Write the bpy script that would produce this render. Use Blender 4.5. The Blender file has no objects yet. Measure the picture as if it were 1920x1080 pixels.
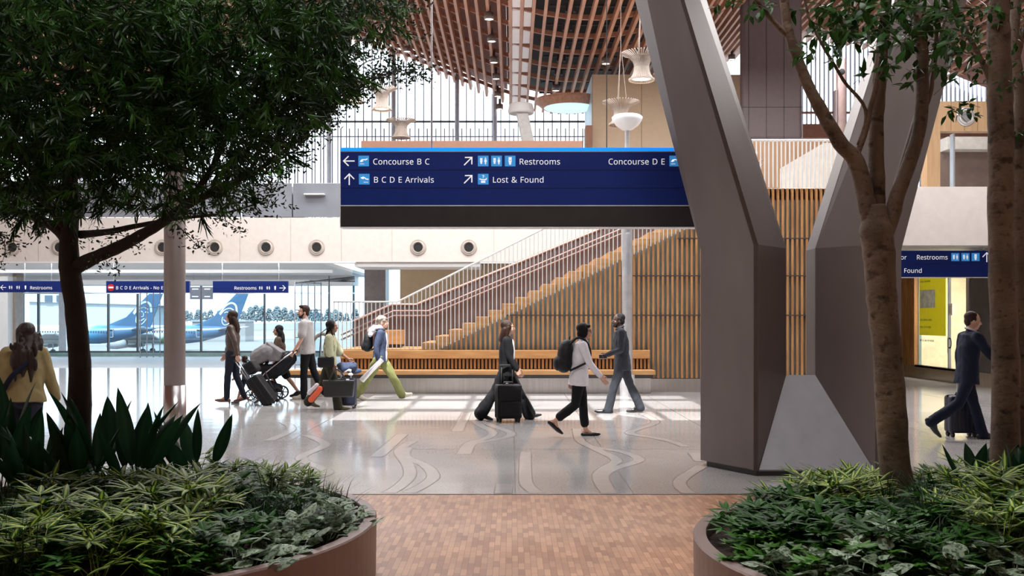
import bpy, math, random
import numpy as np
from mathutils import Vector, Matrix, noise

# ------------------------------------------------------------------ camera, world, sun, exposure
C = bpy.context.scene
COL = C.collection
F = 1866.667          # focal length in pixels of the 1920 px wide frame (35 mm lens)
H = 1.65              # eye height
HZ = 598.0            # row of the horizon
cam_d = bpy.data.cameras.new('camera'); cam = bpy.data.objects.new('camera', cam_d); COL.objects.link(cam)
cam_d.lens = 35; cam_d.sensor_width = 36; cam_d.shift_y = (HZ-540)/1920; cam_d.clip_end = 5000
cam.location = (0, 0, H); cam.rotation_euler = (math.pi/2, 0, 0)
C.camera = cam
C.view_settings.view_transform = 'Standard'; C.view_settings.look = 'None'
C.view_settings.exposure = 0.45; C.view_settings.gamma = 1.0; C.view_settings.use_curve_mapping = False
wd = bpy.data.worlds.new('sky'); C.world = wd; wd.use_nodes = True
wd.node_tree.nodes['Background'].inputs[0].default_value = (0.93, 0.965, 1.0, 1)
wd.node_tree.nodes['Background'].inputs[1].default_value = 2.3
sd = bpy.data.lights.new('sun', 'SUN'); sd.energy = 7.5; sd.angle = 0.006; sd.color = (1, .98, .95)
sun = bpy.data.objects.new('sun', sd); COL.objects.link(sun)
SUN_DIR = Vector((0.12, 0.5, -0.866)).normalized()      # the way the sunlight travels
sun.rotation_euler = SUN_DIR.to_track_quat('-Z', 'Y').to_euler()
def area(name, loc, sx, sy, power, target=(0, 0, -1), color=(1, 1, 1)):
    d = bpy.data.lights.new(name, 'AREA'); d.shape = 'RECTANGLE'; d.size = sx; d.size_y = sy; d.energy = power; d.color = color
    o = bpy.data.objects.new(name, d); COL.objects.link(o); o.location = loc
    o.rotation_euler = Vector(target).to_track_quat('-Z', 'Y').to_euler()
    return o
# daylight of the roof's skylights
area('skylight_hall', (.5, 20, 10.3), 27, 5, 2450, (0, 0, -1), (1, 1, 1))
area('skylight_plaza', (1, 27.0, 10.3), 22, 2.5, 1500, (0, 0, -1), (1, .99, .97))
area('skylight_garden', (.2, 5.6, 9.6), 5, 3, 400, (0.0, .05, -1), (1, .99, .98))

def Yf(py): return F*H/(py-HZ)                       # depth of a floor point seen at row py
def W(px, py, Y): return Vector(((px-960)/F*Y, Y, H-(py-HZ)/F*Y))
def X_(px, Y): return (px-960)/F*Y
def Z_(py, Y): return H-(py-HZ)/F*Y
def G(px, py): return W(px, py, Yf(py))

# ------------------------------------------------------------------ mesh helpers
def frame(d, up=Vector((0, 0, 1))):
    d = Vector(d).normalized()
    if abs(d.dot(up)) > .98: up = Vector((1, 0, 0)) if abs(d.x) < .9 else Vector((0, 1, 0))
    a = up.cross(d).normalized(); b = d.cross(a).normalized()
    return a, b, d
class MB:
    def __init__(s): s.v = []; s.f = []; s.a = []
    def add(s, vs, fs, at=None):
        n = len(s.v); s.v.extend([tuple(p) for p in vs]); s.f.extend([tuple(i+n for i in f) for f in fs])
        if at is not None: s.a.extend(at)
        return s
    def box(s, x0, y0, z0, x1, y1, z1, M=None):
        vs = [Vector((x, y, z)) for z in (z0, z1) for y in (y0, y1) for x in (x0, x1)]
        if M is not None: vs = [M @ p for p in vs]
        return s.add(vs, [(0, 2, 3, 1), (4, 5, 7, 6), (0, 1, 5, 4), (2, 6, 7, 3), (0, 4, 6, 2), (1, 3, 7, 5)])
    def prism(s, bot, top):
        n = len(bot)
        return s.add(list(bot)+list(top), [tuple(reversed(range(n))), tuple(range(n, 2*n))] + [(i, (i+1) % n, n+(i+1) % n, n+i) for i in range(n)])
    def ext(s, poly, d):                              # polygon pushed along d
        d = Vector(d); p = [Vector(q) for q in poly]
        return s.prism(p, [q+d for q in p])
    def rings(s, rs, close=True):
        n = len(rs[0]); vs = [p for r in rs for p in r]; fs = []
        for k in range(len(rs)-1):
            for i in range(n): fs.append((k*n+i, k*n+(i+1) % n, (k+1)*n+(i+1) % n, (k+1)*n+i))
        if close: fs += [tuple(reversed(range(n))), tuple((len(rs)-1)*n+i for i in range(n))]
        return s.add(vs, fs)
    def tube(s, path, r, n=8, close=True):
        path = [Vector(p) for p in path]; m = len(path)
        rr = r if isinstance(r, (list, tuple)) else [r]*m
        rs = []; a = None
        for i, p in enumerate(path):
            d = (path[min(i+1, m-1)]-path[max(i-1, 0)])
            if d.length < 1e-9: d = Vector((0, 0, 1))
            d.normalize()
            if a is None: a, b, _ = frame(d)
            else:
                a = (a-d*a.dot(d)); a = a.normalized() if a.length > 1e-6 else frame(d)[0]; b = d.cross(a)
            rs.append([p+a*(rr[i]*math.cos(2*math.pi*k/n))+b*(rr[i]*math.sin(2*math.pi*k/n)) for k in range(n)])
        return s.rings(rs, close)
    def lathe(s, prof, n=24, c=(0, 0, 0), close=True, M=None):
        c = Vector(c); rs = []
        for r, z in prof:
            ring = [Vector((r*math.cos(2*math.pi*k/n), r*math.sin(2*math.pi*k/n), z)) for k in range(n)]
            rs.append([(M @ q if M is not None else q)+c for q in ring])
        return s.rings(rs, close)
    def ell(s, c, r, M=None, nu=14, nv=9):
        if not isinstance(r, (list, tuple)): r = (r, r, r)
        c = Vector(c); rs = []
        for j in range(nv+1):
            t = math.pi*(j/nv); sn = max(math.sin(t), .02); zz = -math.cos(t)
            ring = [Vector((r[0]*sn*math.cos(2*math.pi*k/nu), r[1]*sn*math.sin(2*math.pi*k/nu), r[2]*zz)) for k in range(nu)]
            rs.append([(M @ q if M is not None else q)+c for q in ring])
        return s.rings(rs)
    def cap(s, p0, p1, r0, r1, n=12):
        p0 = Vector(p0); p1 = Vector(p1); d = p1-p0; L = d.length
        if L < 1e-6: return s.ell(p0, r0)
        a, b, d = frame(d); rs = []
        pts = [(-math.cos(t)*r0, math.sin(t)*r0) for t in (.15, .6, 1.1, 1.57)]+[(L+math.sin(t)*r1, math.cos(t)*r1) for t in (0, .5, 1., 1.42)]
        for z, r in pts: rs.append([p0+d*z+a*(r*math.cos(2*math.pi*k/n))+b*(r*math.sin(2*math.pi*k/n)) for k in range(n)])
        return s.rings(rs)
    def chain(s, pts, rs):
        for i in range(len(pts)-1): s.cap(pts[i], pts[i+1], rs[i], rs[i+1])
        return s
    def xf(s, M): s.v = [tuple(M @ Vector(p)) for p in s.v]; return s
    def mesh(s, name):
        me = bpy.data.meshes.new(name); me.from_pydata(s.v, [], s.f)
        if s.a and len(s.a) == len(s.v):
            at = me.attributes.new('leaf', 'FLOAT_VECTOR', 'POINT'); at.data.foreach_set('vector', np.array(s.a, dtype=np.float32).ravel())
        return me
    def build(s, name, m, parent=None, smooth=False, bevel=0, seg=2, kind=None, label=None):
        o = bpy.data.objects.new(name, s.mesh(name)); COL.objects.link(o)
        o.data.materials.append(m)
        if smooth: o.data.shade_smooth() if hasattr(o.data, 'shade_smooth') else None
        if bevel:
            b = o.modifiers.new('bevel', 'BEVEL'); b.width = bevel; b.segments = seg; b.limit_method = 'ANGLE'; b.angle_limit = .6
        if parent: o.parent = parent
        if kind: o['kind'] = kind
        if label: o['label'] = label
        return o
    def blob(s, name, m, parent, voxel=.01, smooth=6, folds=0, freq=9., label=None, seed=0, stretch=(1, 1, .45)):
        me = s.mesh(name); o = bpy.data.objects.new(name, me); COL.objects.link(o)
        r = o.modifiers.new('r', 'REMESH'); r.mode = 'VOXEL'; r.voxel_size = voxel; r.use_smooth_shade = True
        if smooth: q = o.modifiers.new('s', 'SMOOTH'); q.factor = .5; q.iterations = smooth
        dg = bpy.context.evaluated_depsgraph_get(); dg.update()
        n = bpy.data.meshes.new_from_object(o.evaluated_get(dg)); n.name = name
        o.modifiers.clear(); o.data = n
        if folds:
            k = len(n.vertices); co = np.empty(k*3, np.float32); n.vertices.foreach_get('co', co); co = co.reshape(-1, 3)
            no = np.empty(k*3, np.float32); n.vertices.foreach_get('normal', no); no = no.reshape(-1, 3)
            sx, sy, sz = stretch
            dsp = np.array([noise.noise((p[0]*freq*sx+seed, p[1]*freq*sy, p[2]*freq*sz))*.7+noise.noise((p[0]*freq*2+p[2]*freq, p[1]*freq*2+seed, p[2]*freq*.8))*.5 for p in co], np.float32)
            co = co+no*(dsp*folds)[:, None]; n.vertices.foreach_set('co', co.ravel())
        n.materials.clear(); n.materials.append(m); n.shade_smooth(); n.update()
        o.parent = parent
        if label: o['label'] = label
        return o
def tag(o, label=None, cat=None, group=None, kind=None):
    if label: o['label'] = label
    if cat: o['category'] = cat
    if group: o['group'] = group
    if kind: o['kind'] = kind
    return o
def thing(name, label, cat, loc=(0, 0, 0), rz=0, group=None, kind=None):
    o = bpy.data.objects.new(name, None); COL.objects.link(o); o.location = loc; o.rotation_euler = (0, 0, rz); o.empty_display_size = .1
    return tag(o, label, cat, group, kind)
def struct(o): o['kind'] = 'structure'; return o
def copy_tree(o, parent=None):
    c = o.copy(); COL.objects.link(c)
    if parent: c.parent = parent
    for ch in list(o.children): copy_tree(ch, c)
    return c
def dup(o, loc, rz=None, label=None, group=None, scale=None):
    c = copy_tree(o); c.location = loc
    if rz is not None: c.rotation_euler = (0, 0, rz)
    if label: c['label'] = label
    if group: c['group'] = group
    if scale: c.scale = (scale,)*3
    return c
def smooth_path(pts, n=6):                          # Catmull-Rom through points (Vectors or tuples of any length)
    P = [np.array(p, float) for p in pts]; out = []
    for i in range(len(P)-1):
        p0 = P[max(i-1, 0)]; p1 = P[i]; p2 = P[i+1]; p3 = P[min(i+2, len(P)-1)]
        for k in range(n):
            t = k/n; out.append(.5*((2*p1)+(-p0+p2)*t+(2*p0-5*p1+4*p2-p3)*t*t+(-p0+3*p1-3*p2+p3)*t**3))
    out.append(P[-1]); return out

# ------------------------------------------------------------------ materials
MATS = {}
def nodes(name):
    m = bpy.data.materials.new(name); m.use_nodes = True; nt = m.node_tree
    return m, nt, nt.nodes['Principled BSDF']
def lk(nt, a, b): nt.links.new(a, b)
def ramp(nt, stops, interp='LINEAR'):
    r = nt.nodes.new('ShaderNodeValToRGB'); e = r.color_ramp.elements; r.color_ramp.interpolation = interp
    while len(e) < len(stops): e.new(.5)
    for k, (p, c) in enumerate(stops): e[k].position = p; e[k].color = (*c, 1)
    return r
def mth(nt, op, a, b=None):
    n = nt.nodes.new('ShaderNodeMath'); n.operation = op
    for i, x in enumerate((a, b)):
        if x is None: continue
        if isinstance(x, (int, float)): n.inputs[i].default_value = x
        else: lk(nt, x, n.inputs[i])
    return n.outputs[0]
def mat(name, col, rough=.5, metal=0., var=.12, scale=6., bump=0., bscale=40., emit=0., coat=0., spec=.5, stretch=(1, 1, 1), col2=None):
    if name in MATS: return MATS[name]
    m, nt, b = nodes(name)
    tc = nt.nodes.new('ShaderNodeTexCoord'); mp = nt.nodes.new('ShaderNodeMapping'); mp.inputs['Scale'].default_value = stretch
    lk(nt, tc.outputs['Object'], mp.inputs[0])
    nz = nt.nodes.new('ShaderNodeTexNoise'); nz.inputs['Scale'].default_value = scale; nz.inputs['Detail'].default_value = 5; lk(nt, mp.outputs[0], nz.inputs['Vector'])
    c1 = col2 if col2 else tuple(c*(1-var) for c in col); c0 = col if col2 else tuple(min(c*(1+var), 1) for c in col)
    r = ramp(nt, [(.3, c1), (.7, c0)]); lk(nt, nz.outputs['Fac'], r.inputs[0]); lk(nt, r.outputs[0], b.inputs['Base Color'])
    b.inputs['Roughness'].default_value = rough; b.inputs['Metallic'].default_value = metal
    b.inputs['Specular IOR Level'].default_value = spec; b.inputs['Coat Weight'].default_value = coat
    if emit: b.inputs['Emission Color'].default_value = (*col, 1); b.inputs['Emission Strength'].default_value = emit
    if bump:
        n2 = nt.nodes.new('ShaderNodeTexNoise'); n2.inputs['Scale'].default_value = bscale; lk(nt, mp.outputs[0], n2.inputs['Vector'])
        bp = nt.nodes.new('ShaderNodeBump'); bp.inputs['Strength'].default_value = bump; bp.inputs['Distance'].default_value = .01
        lk(nt, n2.outputs['Fac'], bp.inputs['Height']); lk(nt, bp.outputs[0], b.inputs['Normal'])
    MATS[name] = m; return m
def wood(name, ca, cb, stretch=(1, 1, 8), scale=3., rough=.45):
    return mat(name, ca, rough, 0, scale=scale, stretch=stretch, col2=cb, bump=.05, bscale=30)
def glassy(name, tint=(.93, .97, 1.), refl=.06, rough=.02):
    if name in MATS: return MATS[name]
    m, nt, b = nodes(name); nt.nodes.remove(b); out = nt.nodes['Material Output']
    tr = nt.nodes.new('ShaderNodeBsdfTransparent'); tr.inputs[0].default_value = (*tint, 1)
    gl = nt.nodes.new('ShaderNodeBsdfGlossy'); gl.inputs['Roughness'].default_value = rough
    lw = nt.nodes.new('ShaderNodeLayerWeight'); lw.inputs[0].default_value = .5
    mx = nt.nodes.new('ShaderNodeMixShader'); f = mth(nt, 'ADD', mth(nt, 'MULTIPLY', mth(nt, 'POWER', lw.outputs['Facing'], 4.5), .6), refl*.6)
    lk(nt, f, mx.inputs[0]); lk(nt, tr.outputs[0], mx.inputs[1]); lk(nt, gl.outputs[0], mx.inputs[2]); lk(nt, mx.outputs[0], out.inputs[0])
    MATS[name] = m; return m
def leafmat(name, edge, mid, midw=.35, rough=.4, spot=None, var=.3, trans=.25):
    if name in MATS: return MATS[name]
    m, nt, b = nodes(name); out = nt.nodes['Material Output']
    at = nt.nodes.new('ShaderNodeAttribute'); at.attribute_name = 'leaf'
    sp = nt.nodes.new('ShaderNodeSeparateXYZ'); lk(nt, at.outputs['Vector'], sp.inputs[0])
    ab = mth(nt, 'ABSOLUTE', sp.outputs[0])
    r = ramp(nt, [(max(midw-.18, 0), mid), (min(midw+.12, 1), edge)]); lk(nt, ab, r.inputs[0]); colr = r.outputs[0]
    if spot:
        tc = nt.nodes.new('ShaderNodeTexCoord'); nz = nt.nodes.new('ShaderNodeTexNoise'); nz.inputs['Scale'].default_value = 55; nz.inputs['Detail'].default_value = 3
        lk(nt, tc.outputs['Object'], nz.inputs['Vector']); r2 = ramp(nt, [(.42, (0, 0, 0)), (.52, (1, 1, 1))]); lk(nt, nz.outputs['Fac'], r2.inputs[0])
        mx = nt.nodes.new('ShaderNodeMixRGB'); lk(nt, r2.outputs[0], mx.inputs[0]); lk(nt, colr, mx.inputs[1]); mx.inputs[2].default_value = (*spot, 1); colr = mx.outputs[0]
    hs = nt.nodes.new('ShaderNodeHueSaturation'); lk(nt, colr, hs.inputs['Color'])
    lk(nt, mth(nt, 'ADD', mth(nt, 'MULTIPLY', sp.outputs[2], 2*var), 1-var), hs.inputs['Value'])
    lk(nt, hs.outputs[0], b.inputs['Base Color']); b.inputs['Roughness'].default_value = rough; b.inputs['Specular IOR Level'].default_value = .18
    tl = nt.nodes.new('ShaderNodeBsdfTranslucent'); lk(nt, hs.outputs[0], tl.inputs[0])
    ms = nt.nodes.new('ShaderNodeMixShader'); ms.inputs[0].default_value = trans
    lk(nt, b.outputs[0], ms.inputs[1]); lk(nt, tl.outputs[0], ms.inputs[2]); lk(nt, ms.outputs[0], out.inputs[0])
    MATS[name] = m; return m
def barkmat():
    m, nt, b = nodes('grey_brown_bark'); tc = nt.nodes.new('ShaderNodeTexCoord'); col = None
    for sc_, st, lo, hi in ((5., (1, 1, .5), (.08, .053, .037), (.185, .128, .092)), (26., (1, 1, 1.), (.62, .58, .55), (1, 1, 1)), (9., (1, 1, 1.4), (.30, .26, .22), (1, 1, 1))):
        mp = nt.nodes.new('ShaderNodeMapping'); mp.inputs['Scale'].default_value = st; lk(nt, tc.outputs['Object'], mp.inputs[0])
        nz = nt.nodes.new('ShaderNodeTexNoise'); nz.inputs['Scale'].default_value = sc_; nz.inputs['Detail'].default_value = 4; lk(nt, mp.outputs[0], nz.inputs['Vector'])
        r = ramp(nt, [(.32, lo), (.62 if sc_ < 8 else .42, hi)]); lk(nt, nz.outputs['Fac'], r.inputs[0])
        if col is None: col = r.outputs[0]
        else:
            mx = nt.nodes.new('ShaderNodeMixRGB'); mx.blend_type = 'MULTIPLY'; mx.inputs[0].default_value = 1; lk(nt, col, mx.inputs[1]); lk(nt, r.outputs[0], mx.inputs[2]); col = mx.outputs[0]
        last = nz
    lk(nt, col, b.inputs['Base Color']); b.inputs['Roughness'].default_value = .8
    bp = nt.nodes.new('ShaderNodeBump'); bp.inputs['Strength'].default_value = .8; bp.inputs['Distance'].default_value = .02; lk(nt, last.outputs['Fac'], bp.inputs['Height']); lk(nt, bp.outputs[0], b.inputs['Normal'])
    return m
def terrazzo():
    m, nt, b = nodes('terrazzo')
    tc = nt.nodes.new('ShaderNodeTexCoord')
    n1 = nt.nodes.new('ShaderNodeTexNoise'); n1.inputs['Scale'].default_value = .35; n1.inputs['Detail'].default_value = 3; lk(nt, tc.outputs['Object'], n1.inputs['Vector'])
    r1 = ramp(nt, [(.35, (.37, .36, .36)), (.65, (.51, .495, .49))]); lk(nt, n1.outputs['Fac'], r1.inputs[0])
    n2 = nt.nodes.new('ShaderNodeTexNoise'); n2.inputs['Scale'].default_value = 55; n2.inputs['Detail'].default_value = 2; lk(nt, tc.outputs['Object'], n2.inputs['Vector'])
    r2 = ramp(nt, [(.38, (.72, .72, .74)), (.5, (1, 1, 1)), (.66, (1.0, .97, .93))]); lk(nt, n2.outputs['Fac'], r2.inputs[0])
    mx = nt.nodes.new('ShaderNodeMixRGB'); mx.blend_type = 'MULTIPLY'; mx.inputs[0].default_value = 1; lk(nt, r1.outputs[0], mx.inputs[1]); lk(nt, r2.outputs[0], mx.inputs[2])
    lk(nt, mx.outputs[0], b.inputs['Base Color']); b.inputs['Roughness'].default_value = .1; b.inputs['Specular IOR Level'].default_value = .62
    mp = nt.nodes.new('ShaderNodeMapping'); mp.inputs['Scale'].default_value = (.8, 1.4, 1); lk(nt, tc.outputs['Object'], mp.inputs[0])
    n3 = nt.nodes.new('ShaderNodeTexNoise'); n3.inputs['Scale'].default_value = 1.6; n3.inputs['Detail'].default_value = 2; lk(nt, mp.outputs[0], n3.inputs['Vector'])
    bp = nt.nodes.new('ShaderNodeBump'); bp.inputs['Strength'].default_value = .10; bp.inputs['Distance'].default_value = .02
    lk(nt, n3.outputs['Fac'], bp.inputs['Height']); lk(nt, bp.outputs[0], b.inputs['Normal'])
    return m
def parquet():
    m, nt, b = nodes('parquet')
    tc = nt.nodes.new('ShaderNodeTexCoord'); mp = nt.nodes.new('ShaderNodeMapping'); mp.inputs['Rotation'].default_value = (0, 0, math.pi/2); lk(nt, tc.outputs['Object'], mp.inputs[0])
    br = nt.nodes.new('ShaderNodeTexBrick'); lk(nt, mp.outputs[0], br.inputs['Vector'])
    for k, v in (('Scale', 1.0), ('Brick Width', .16), ('Row Height', .042), ('Mortar Size', .0012), ('Bias', 0.)): br.inputs[k].default_value = v
    br.inputs['Color1'].default_value = (.62, .345, .205, 1); br.inputs['Color2'].default_value = (.36, .17, .095, 1); br.inputs['Mortar'].default_value = (.17, .075, .04, 1)
    br.offset = .37; br.offset_frequency = 3
    n1 = nt.nodes.new('ShaderNodeTexNoise'); n1.inputs['Scale'].default_value = 1.3; lk(nt, tc.outputs['Object'], n1.inputs['Vector'])
    r1 = ramp(nt, [(.3, (.8, .78, .78)), (.7, (1, 1, 1))]); lk(nt, n1.outputs['Fac'], r1.inputs[0])
    mx = nt.nodes.new('ShaderNodeMixRGB'); mx.blend_type = 'MULTIPLY'; mx.inputs[0].default_value = 1; lk(nt, br.outputs[0], mx.inputs[1]); lk(nt, r1.outputs[0], mx.inputs[2])
    lk(nt, mx.outputs[0], b.inputs['Base Color']); b.inputs['Roughness'].default_value = .34
    return m
M_terr = terrazzo(); M_parq = parquet()
M_beige = mat('beige_panel', (.67, .61, .57), .5, var=.04); M_tan = mat('tan_wall', (.50, .38, .25), .6, var=.05)
M_white = mat('white_paint', (.78, .78, .78), .5, var=.03); M_soffit = mat('soffit_white', (.80, .78, .76), .5, var=.05)
M_steel = mat('brushed_steel', (.56, .53, .52), .28, 1., var=.08, scale=5, stretch=(6, 6, .3)); M_alu = mat('aluminium', (.62, .64, .68), .35, .9, var=.05)
M_clad = mat('column_cladding', (.16, .13, .122), .42, .35, var=.10, scale=2., stretch=(1, 1, .5)); M_cladtrim = mat('column_edge', (.09, .07, .065), .4, .6)
M_plate = mat('sloped_plate', (.37, .38, .42), .38, .25, var=.06); M_dark = mat('dark_plinth', (.045, .042, .045), .5)
M_slat = wood('oak_slat', (.49, .25, .095), (.27, .115, .042), (2.2, 2.2, .35), 4.); M_oak = wood('oak_board', (.60, .34, .14), (.44, .22, .08), (1, 6, 6), 2.)
M_teal = mat('teal_backing', (.24, .33, .34), .6); M_beam = wood('fir_beam', (.60, .31, .20), (.46, .21, .125), (6, .6, 6), 2.)
M_deck = wood('red_deck', (.26, .085, .045), (.17, .052, .028), (6, .5, 6), 2., .6); M_black = mat('black_void', (.012, .011, .012), .7)
M_brownpanel = mat('stair_parapet', (.17, .12, .115), .45, .2, var=.06); M_rail = mat('white_rail', (.72, .74, .76), .35, .3, var=.03)
M_pinkrail = mat('bronze_rail', (.42, .30, .28), .35, .7); M_greyglass = mat('grey_glass_panel', (.25, .27, .31), .12, .1, var=.12, scale=.8, coat=.6)
M_glass = glassy('clear_glass'); M_glassb = glassy('blue_glass', (.80, .92, .99), .06)
M_fin = mat('window_fin', (.30, .30, .36), .5); M_frame = mat('dark_frame', (.06, .07, .08), .4, .4)
M_mauve = mat('mauve_cladding', (.155, .12, .125), .5, .2, var=.05); M_brick = mat('rust_beam', (.30, .13, .09), .6)
M_terra = mat('terracotta_parapet', (.42, .22, .15), .6, var=.05)
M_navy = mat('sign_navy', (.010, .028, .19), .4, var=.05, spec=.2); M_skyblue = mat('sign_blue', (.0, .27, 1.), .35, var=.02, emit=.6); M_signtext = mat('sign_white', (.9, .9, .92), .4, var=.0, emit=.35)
M_picto = mat('sign_picto', (.05, .36, .85), .35, var=.02, emit=.2); M_signdark = mat('sign_base', (.03, .028, .03), .35); M_red = mat('sign_red', (.65, .02, .03), .4, var=.02)
M_lampshade = mat('lamp_weave', (.36, .30, .26), .6, var=.06); M_glow = mat('lamp_glow', (1, .88, .7), .5, var=0, emit=5.)
M_bark = barkmat()
M_barkd = mat('dark_bark', (.028, .020, .017), .9, var=.2, scale=12, bump=.6, bscale=30)
M_planter = mat('planter_metal', (.205, .135, .12), .42, .35, var=.05); M_soil = mat('soil', (.03, .014, .009), .95, var=.5, scale=40, bump=.8, bscale=60)
# ------------------------------------------------------------------ the setting
def S(name, mb, m, **k): return struct(mb.build(name, m, **k))
YW = 44.0; YT = 33.5; YE = Yf(927)
S('floor', MB().box(-27, YE, -.3, 24, YT, 0), M_terr)
S('floor_parquet', MB().box(-20, -8, -.3, 20, YE, 0), M_parq)
S('floor_carpet', MB().box(-27, YT, -.3, 24, YW+.3, 0), mat('grey_carpet', (.50, .51, .54), .5, var=.08))
# inlaid strips and joints of the terrazzo
M_inlay = mat('inlay_pale', (.48, .455, .445), .12, var=.05); M_joint = mat('inlay_joint', (.16, .13, .12), .3)
def q6(x, y): return (680+x/2.842, 700+y/2.842)
def ribbon(mb, pts, w, z):
    P = [Vector((p[0], p[1], z)) for p in pts]; vs = []
    for i, p in enumerate(P):
        d = (P[min(i+1, len(P)-1)]-P[max(i-1, 0)]).normalized(); n = Vector((-d.y, d.x, 0))
        vs += [p+n*w/2, p-n*w/2]
    mb.add(vs, [(2*i, 2*i+1, 2*i+3, 2*i+2) for i in range(len(P)-1)])
NI = [0]
def inlay(path, w=.15, k=7):
    g = [G(*q6(*p)) for p in path]; g = [(p.x, p.y) for p in g]
    g = smooth_path(g, k) if len(g) > 2 else [np.array(p) for p in g]
    NI[0] += 1; e = NI[0]*.00012; a, b = MB(), MB(); ribbon(b, g, w+.024, .0006+e); ribbon(a, g, w, .0010+e)
    t = thing('trim_inlay', None, None); struct(t)
    a.build('strip', M_inlay, t); b.build('joint', M_joint, t)
for p in ([(600, 250), (625, 275), (692, 312), (670, 340), (590, 365), (560, 380), (528, 430)], [(620, 252), (700, 282), (790, 318), (750, 345), (620, 368), (575, 382), (548, 430)],
          [(268, 362), (215, 392), (197, 425), (242, 490), (250, 545), (200, 600), (140, 636)], [(240, 395), (225, 440), (335, 492), (376, 548), (330, 592), (245, 636)],
          [(868, 420), (866, 500), (868, 570), (885, 605), (930, 638)], [(1140, 295), (1160, 358), (1240, 402), (1352, 460), (1300, 500), (1258, 540), (1272, 590), (1312, 640)],
          [(1200, 392), (1380, 418), (1472, 462), (1340, 508), (1280, 545), (1290, 590), (1325, 640)], [(1490, 215), (1560, 262), (1422, 316), (1560, 345), (1640, 362), (1725, 392)],
          [(212, 325), (75, 445)], [(553, 212), (503, 310)], [(757, 590), (748, 640)], [(1808, 495), (1705, 558), (1692, 600), (1740, 640)], [(1770, 425), (1808, 470)],
          [(-300, 330), (-200, 380), (-330, 450), (-190, 520), (-260, 560)], [(-420, 260), (-380, 300), (-500, 360)]):
    inlay(p, .13 if len(p) > 2 else .16)
jm = MB()
for x in (-9, -6, -3, .03, 1.15, 2.9, 6, 9): ribbon(jm, [(x, YE), (x, 22)], .014, .0008)
for y in (12.6, 17.5): ribbon(jm, [(-14, y), (14, y)], .012, .0007)
S('trim_joints', jm, M_joint)
S('trim_threshold', MB().box(-20, YE-.02, 0, 20, YE+.02, .003), M_cladtrim)
# shell outside the frame
S('wall_back', MB().box(-27, -8.3, 0, 24, -8, 13), M_tan); S('wall_left', MB().box(-27.3, -8, 0, -27, YW, 14), M_beige)
S('wall_far_right', MB().box(24, -8, 0, 24.3, YW, 14), M_beige)

# lower window wall
XL, XR = -25.5, X_(665, YW); zc = 3.6
def wall_window(n, mullions, thick=()):
    t = thing('window_%d' % n, None, None, (0, 0, 0)); struct(t); return t
w = wall_window(1, ())
for x in (-40, 43, 72, 118, 203, 258, 377, 496, 617, 663):
    hw = .16 if x in (118,) else .035
    MB().box(X_(x, YW)-hw, YW-.05, 0, X_(x, YW)+hw, YW+.1, zc).build('mullion', M_frame if x not in (118,) else M_alu, w)
MB().box(XL, YW-.06, Z_(662, YW), XR, YW+.12, Z_(658, YW)).build('sill', M_frame, w)
MB().box(XL, YW-.07, 0, XR, YW+.13, Z_(661, YW)).build('apron', mat('green_apron', (.30, .45, .43), .3), w)
MB().box(XL, YW-.06, Z_(551, YW), XR, YW+.12, Z_(548.5, YW)).build('transom', M_alu, w)
MB().box(XL, YW+.02, Z_(660, YW), XR, YW+.04, zc).build('pane', M_glassb, w)
S('ceiling_soffit', MB().box(-27, 31.31, 3.5, XR+.6, YW+.2, 3.62), M_soffit)
area('soffit_fill', (-16, 31.6, 3.465), 18, .05, 420, (0, 1, .06))  # added fill light that brightens the soffit, hidden behind the bulkhead lip
S('trim_soffit', MB().box(-27, 37.4, 3.38, XR+.2, 37.7, 3.5), M_white)
S('trim_soffit.001', MB().box(-27, 42.3, 3.1, XR+.2, YW-.2, 3.5), M_white)
YB = 31.0
S('wall_bulkhead', MB().box(-27, YB, Z_(491, YB), 4.0, YB+.3, Z_(408, YB)), M_beige)
S('trim_bulkhead', MB().box(-27, YB-.01, Z_(493, YB), X_(667, YB), YB+.35, Z_(490.5, YB)), M_white)
jb = MB()
for x in (72, 167, 450, 545, 640, 735, 926): jb.box(X_(x, YB)-.006, YB-.004, Z_(490, YB), X_(x, YB)+.006, YB, Z_(409, YB))
S('trim_bulkhead_joints', jb, mat('joint_tan', (.42, .35, .30), .6))
S('floor_mezzanine', MB().box(-27, YB+.3, 4.4, 24, YW+.2, Z_(411, YB)), M_soffit)
t = struct(thing('trim_guard', None, None))
for a, b in ((-120, 70), (72, 260), (262, 451), (453, 547), (549, 690), (692, 830), (832, 1000)):
    MB().box(X_(a, YB), YB+.02, Z_(407, YB), X_(b, YB), YB+.07, Z_(343, YB)).build('guard_panel', M_greyglass, t, bevel=.01)
MB().box(X_(572, YB), YB-.2, Z_(366, YB), X_(610, YB), YB+.02, Z_(364, YB)).build('ledge', M_white, t)
# recess left of the stair
S('wall_recess', MB().box(X_(750, 33), 33, 0, 6, 33.3, 3.5), M_tan)
S('wall_pier', MB().box(X_(688, 34), 33.4, 0, X_(727, 34), 34.4, 3.5), mat('grey_pier', (.22, .20, .20), .4, .2))
S('window_2', MB().box(X_(664, 34), 33.6, 0, X_(689, 34), 33.64, 3.6), M_glassb); S('window_3', MB().box(X_(726, 34), 33.6, 0, X_(752, 34), 33.64, 3.6), M_glassb)
S('trim_soffit.002', MB().box(X_(664, YB), YB+.1, Z_(500, YB), X_(900, YB), 33, Z_(491, YB)), M_white)
S('trim_pillar', MB().box(X_(-60, 40), 39.6, 0, X_(24, 40), 40.2, 3.5), M_white); S('trim_pillar.001', MB().box(X_(26, 40.5), 40, 0, X_(42, 40.5), 40.6, 3.5), mat('brown_pier', (.30, .25, .22), .5))
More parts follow.
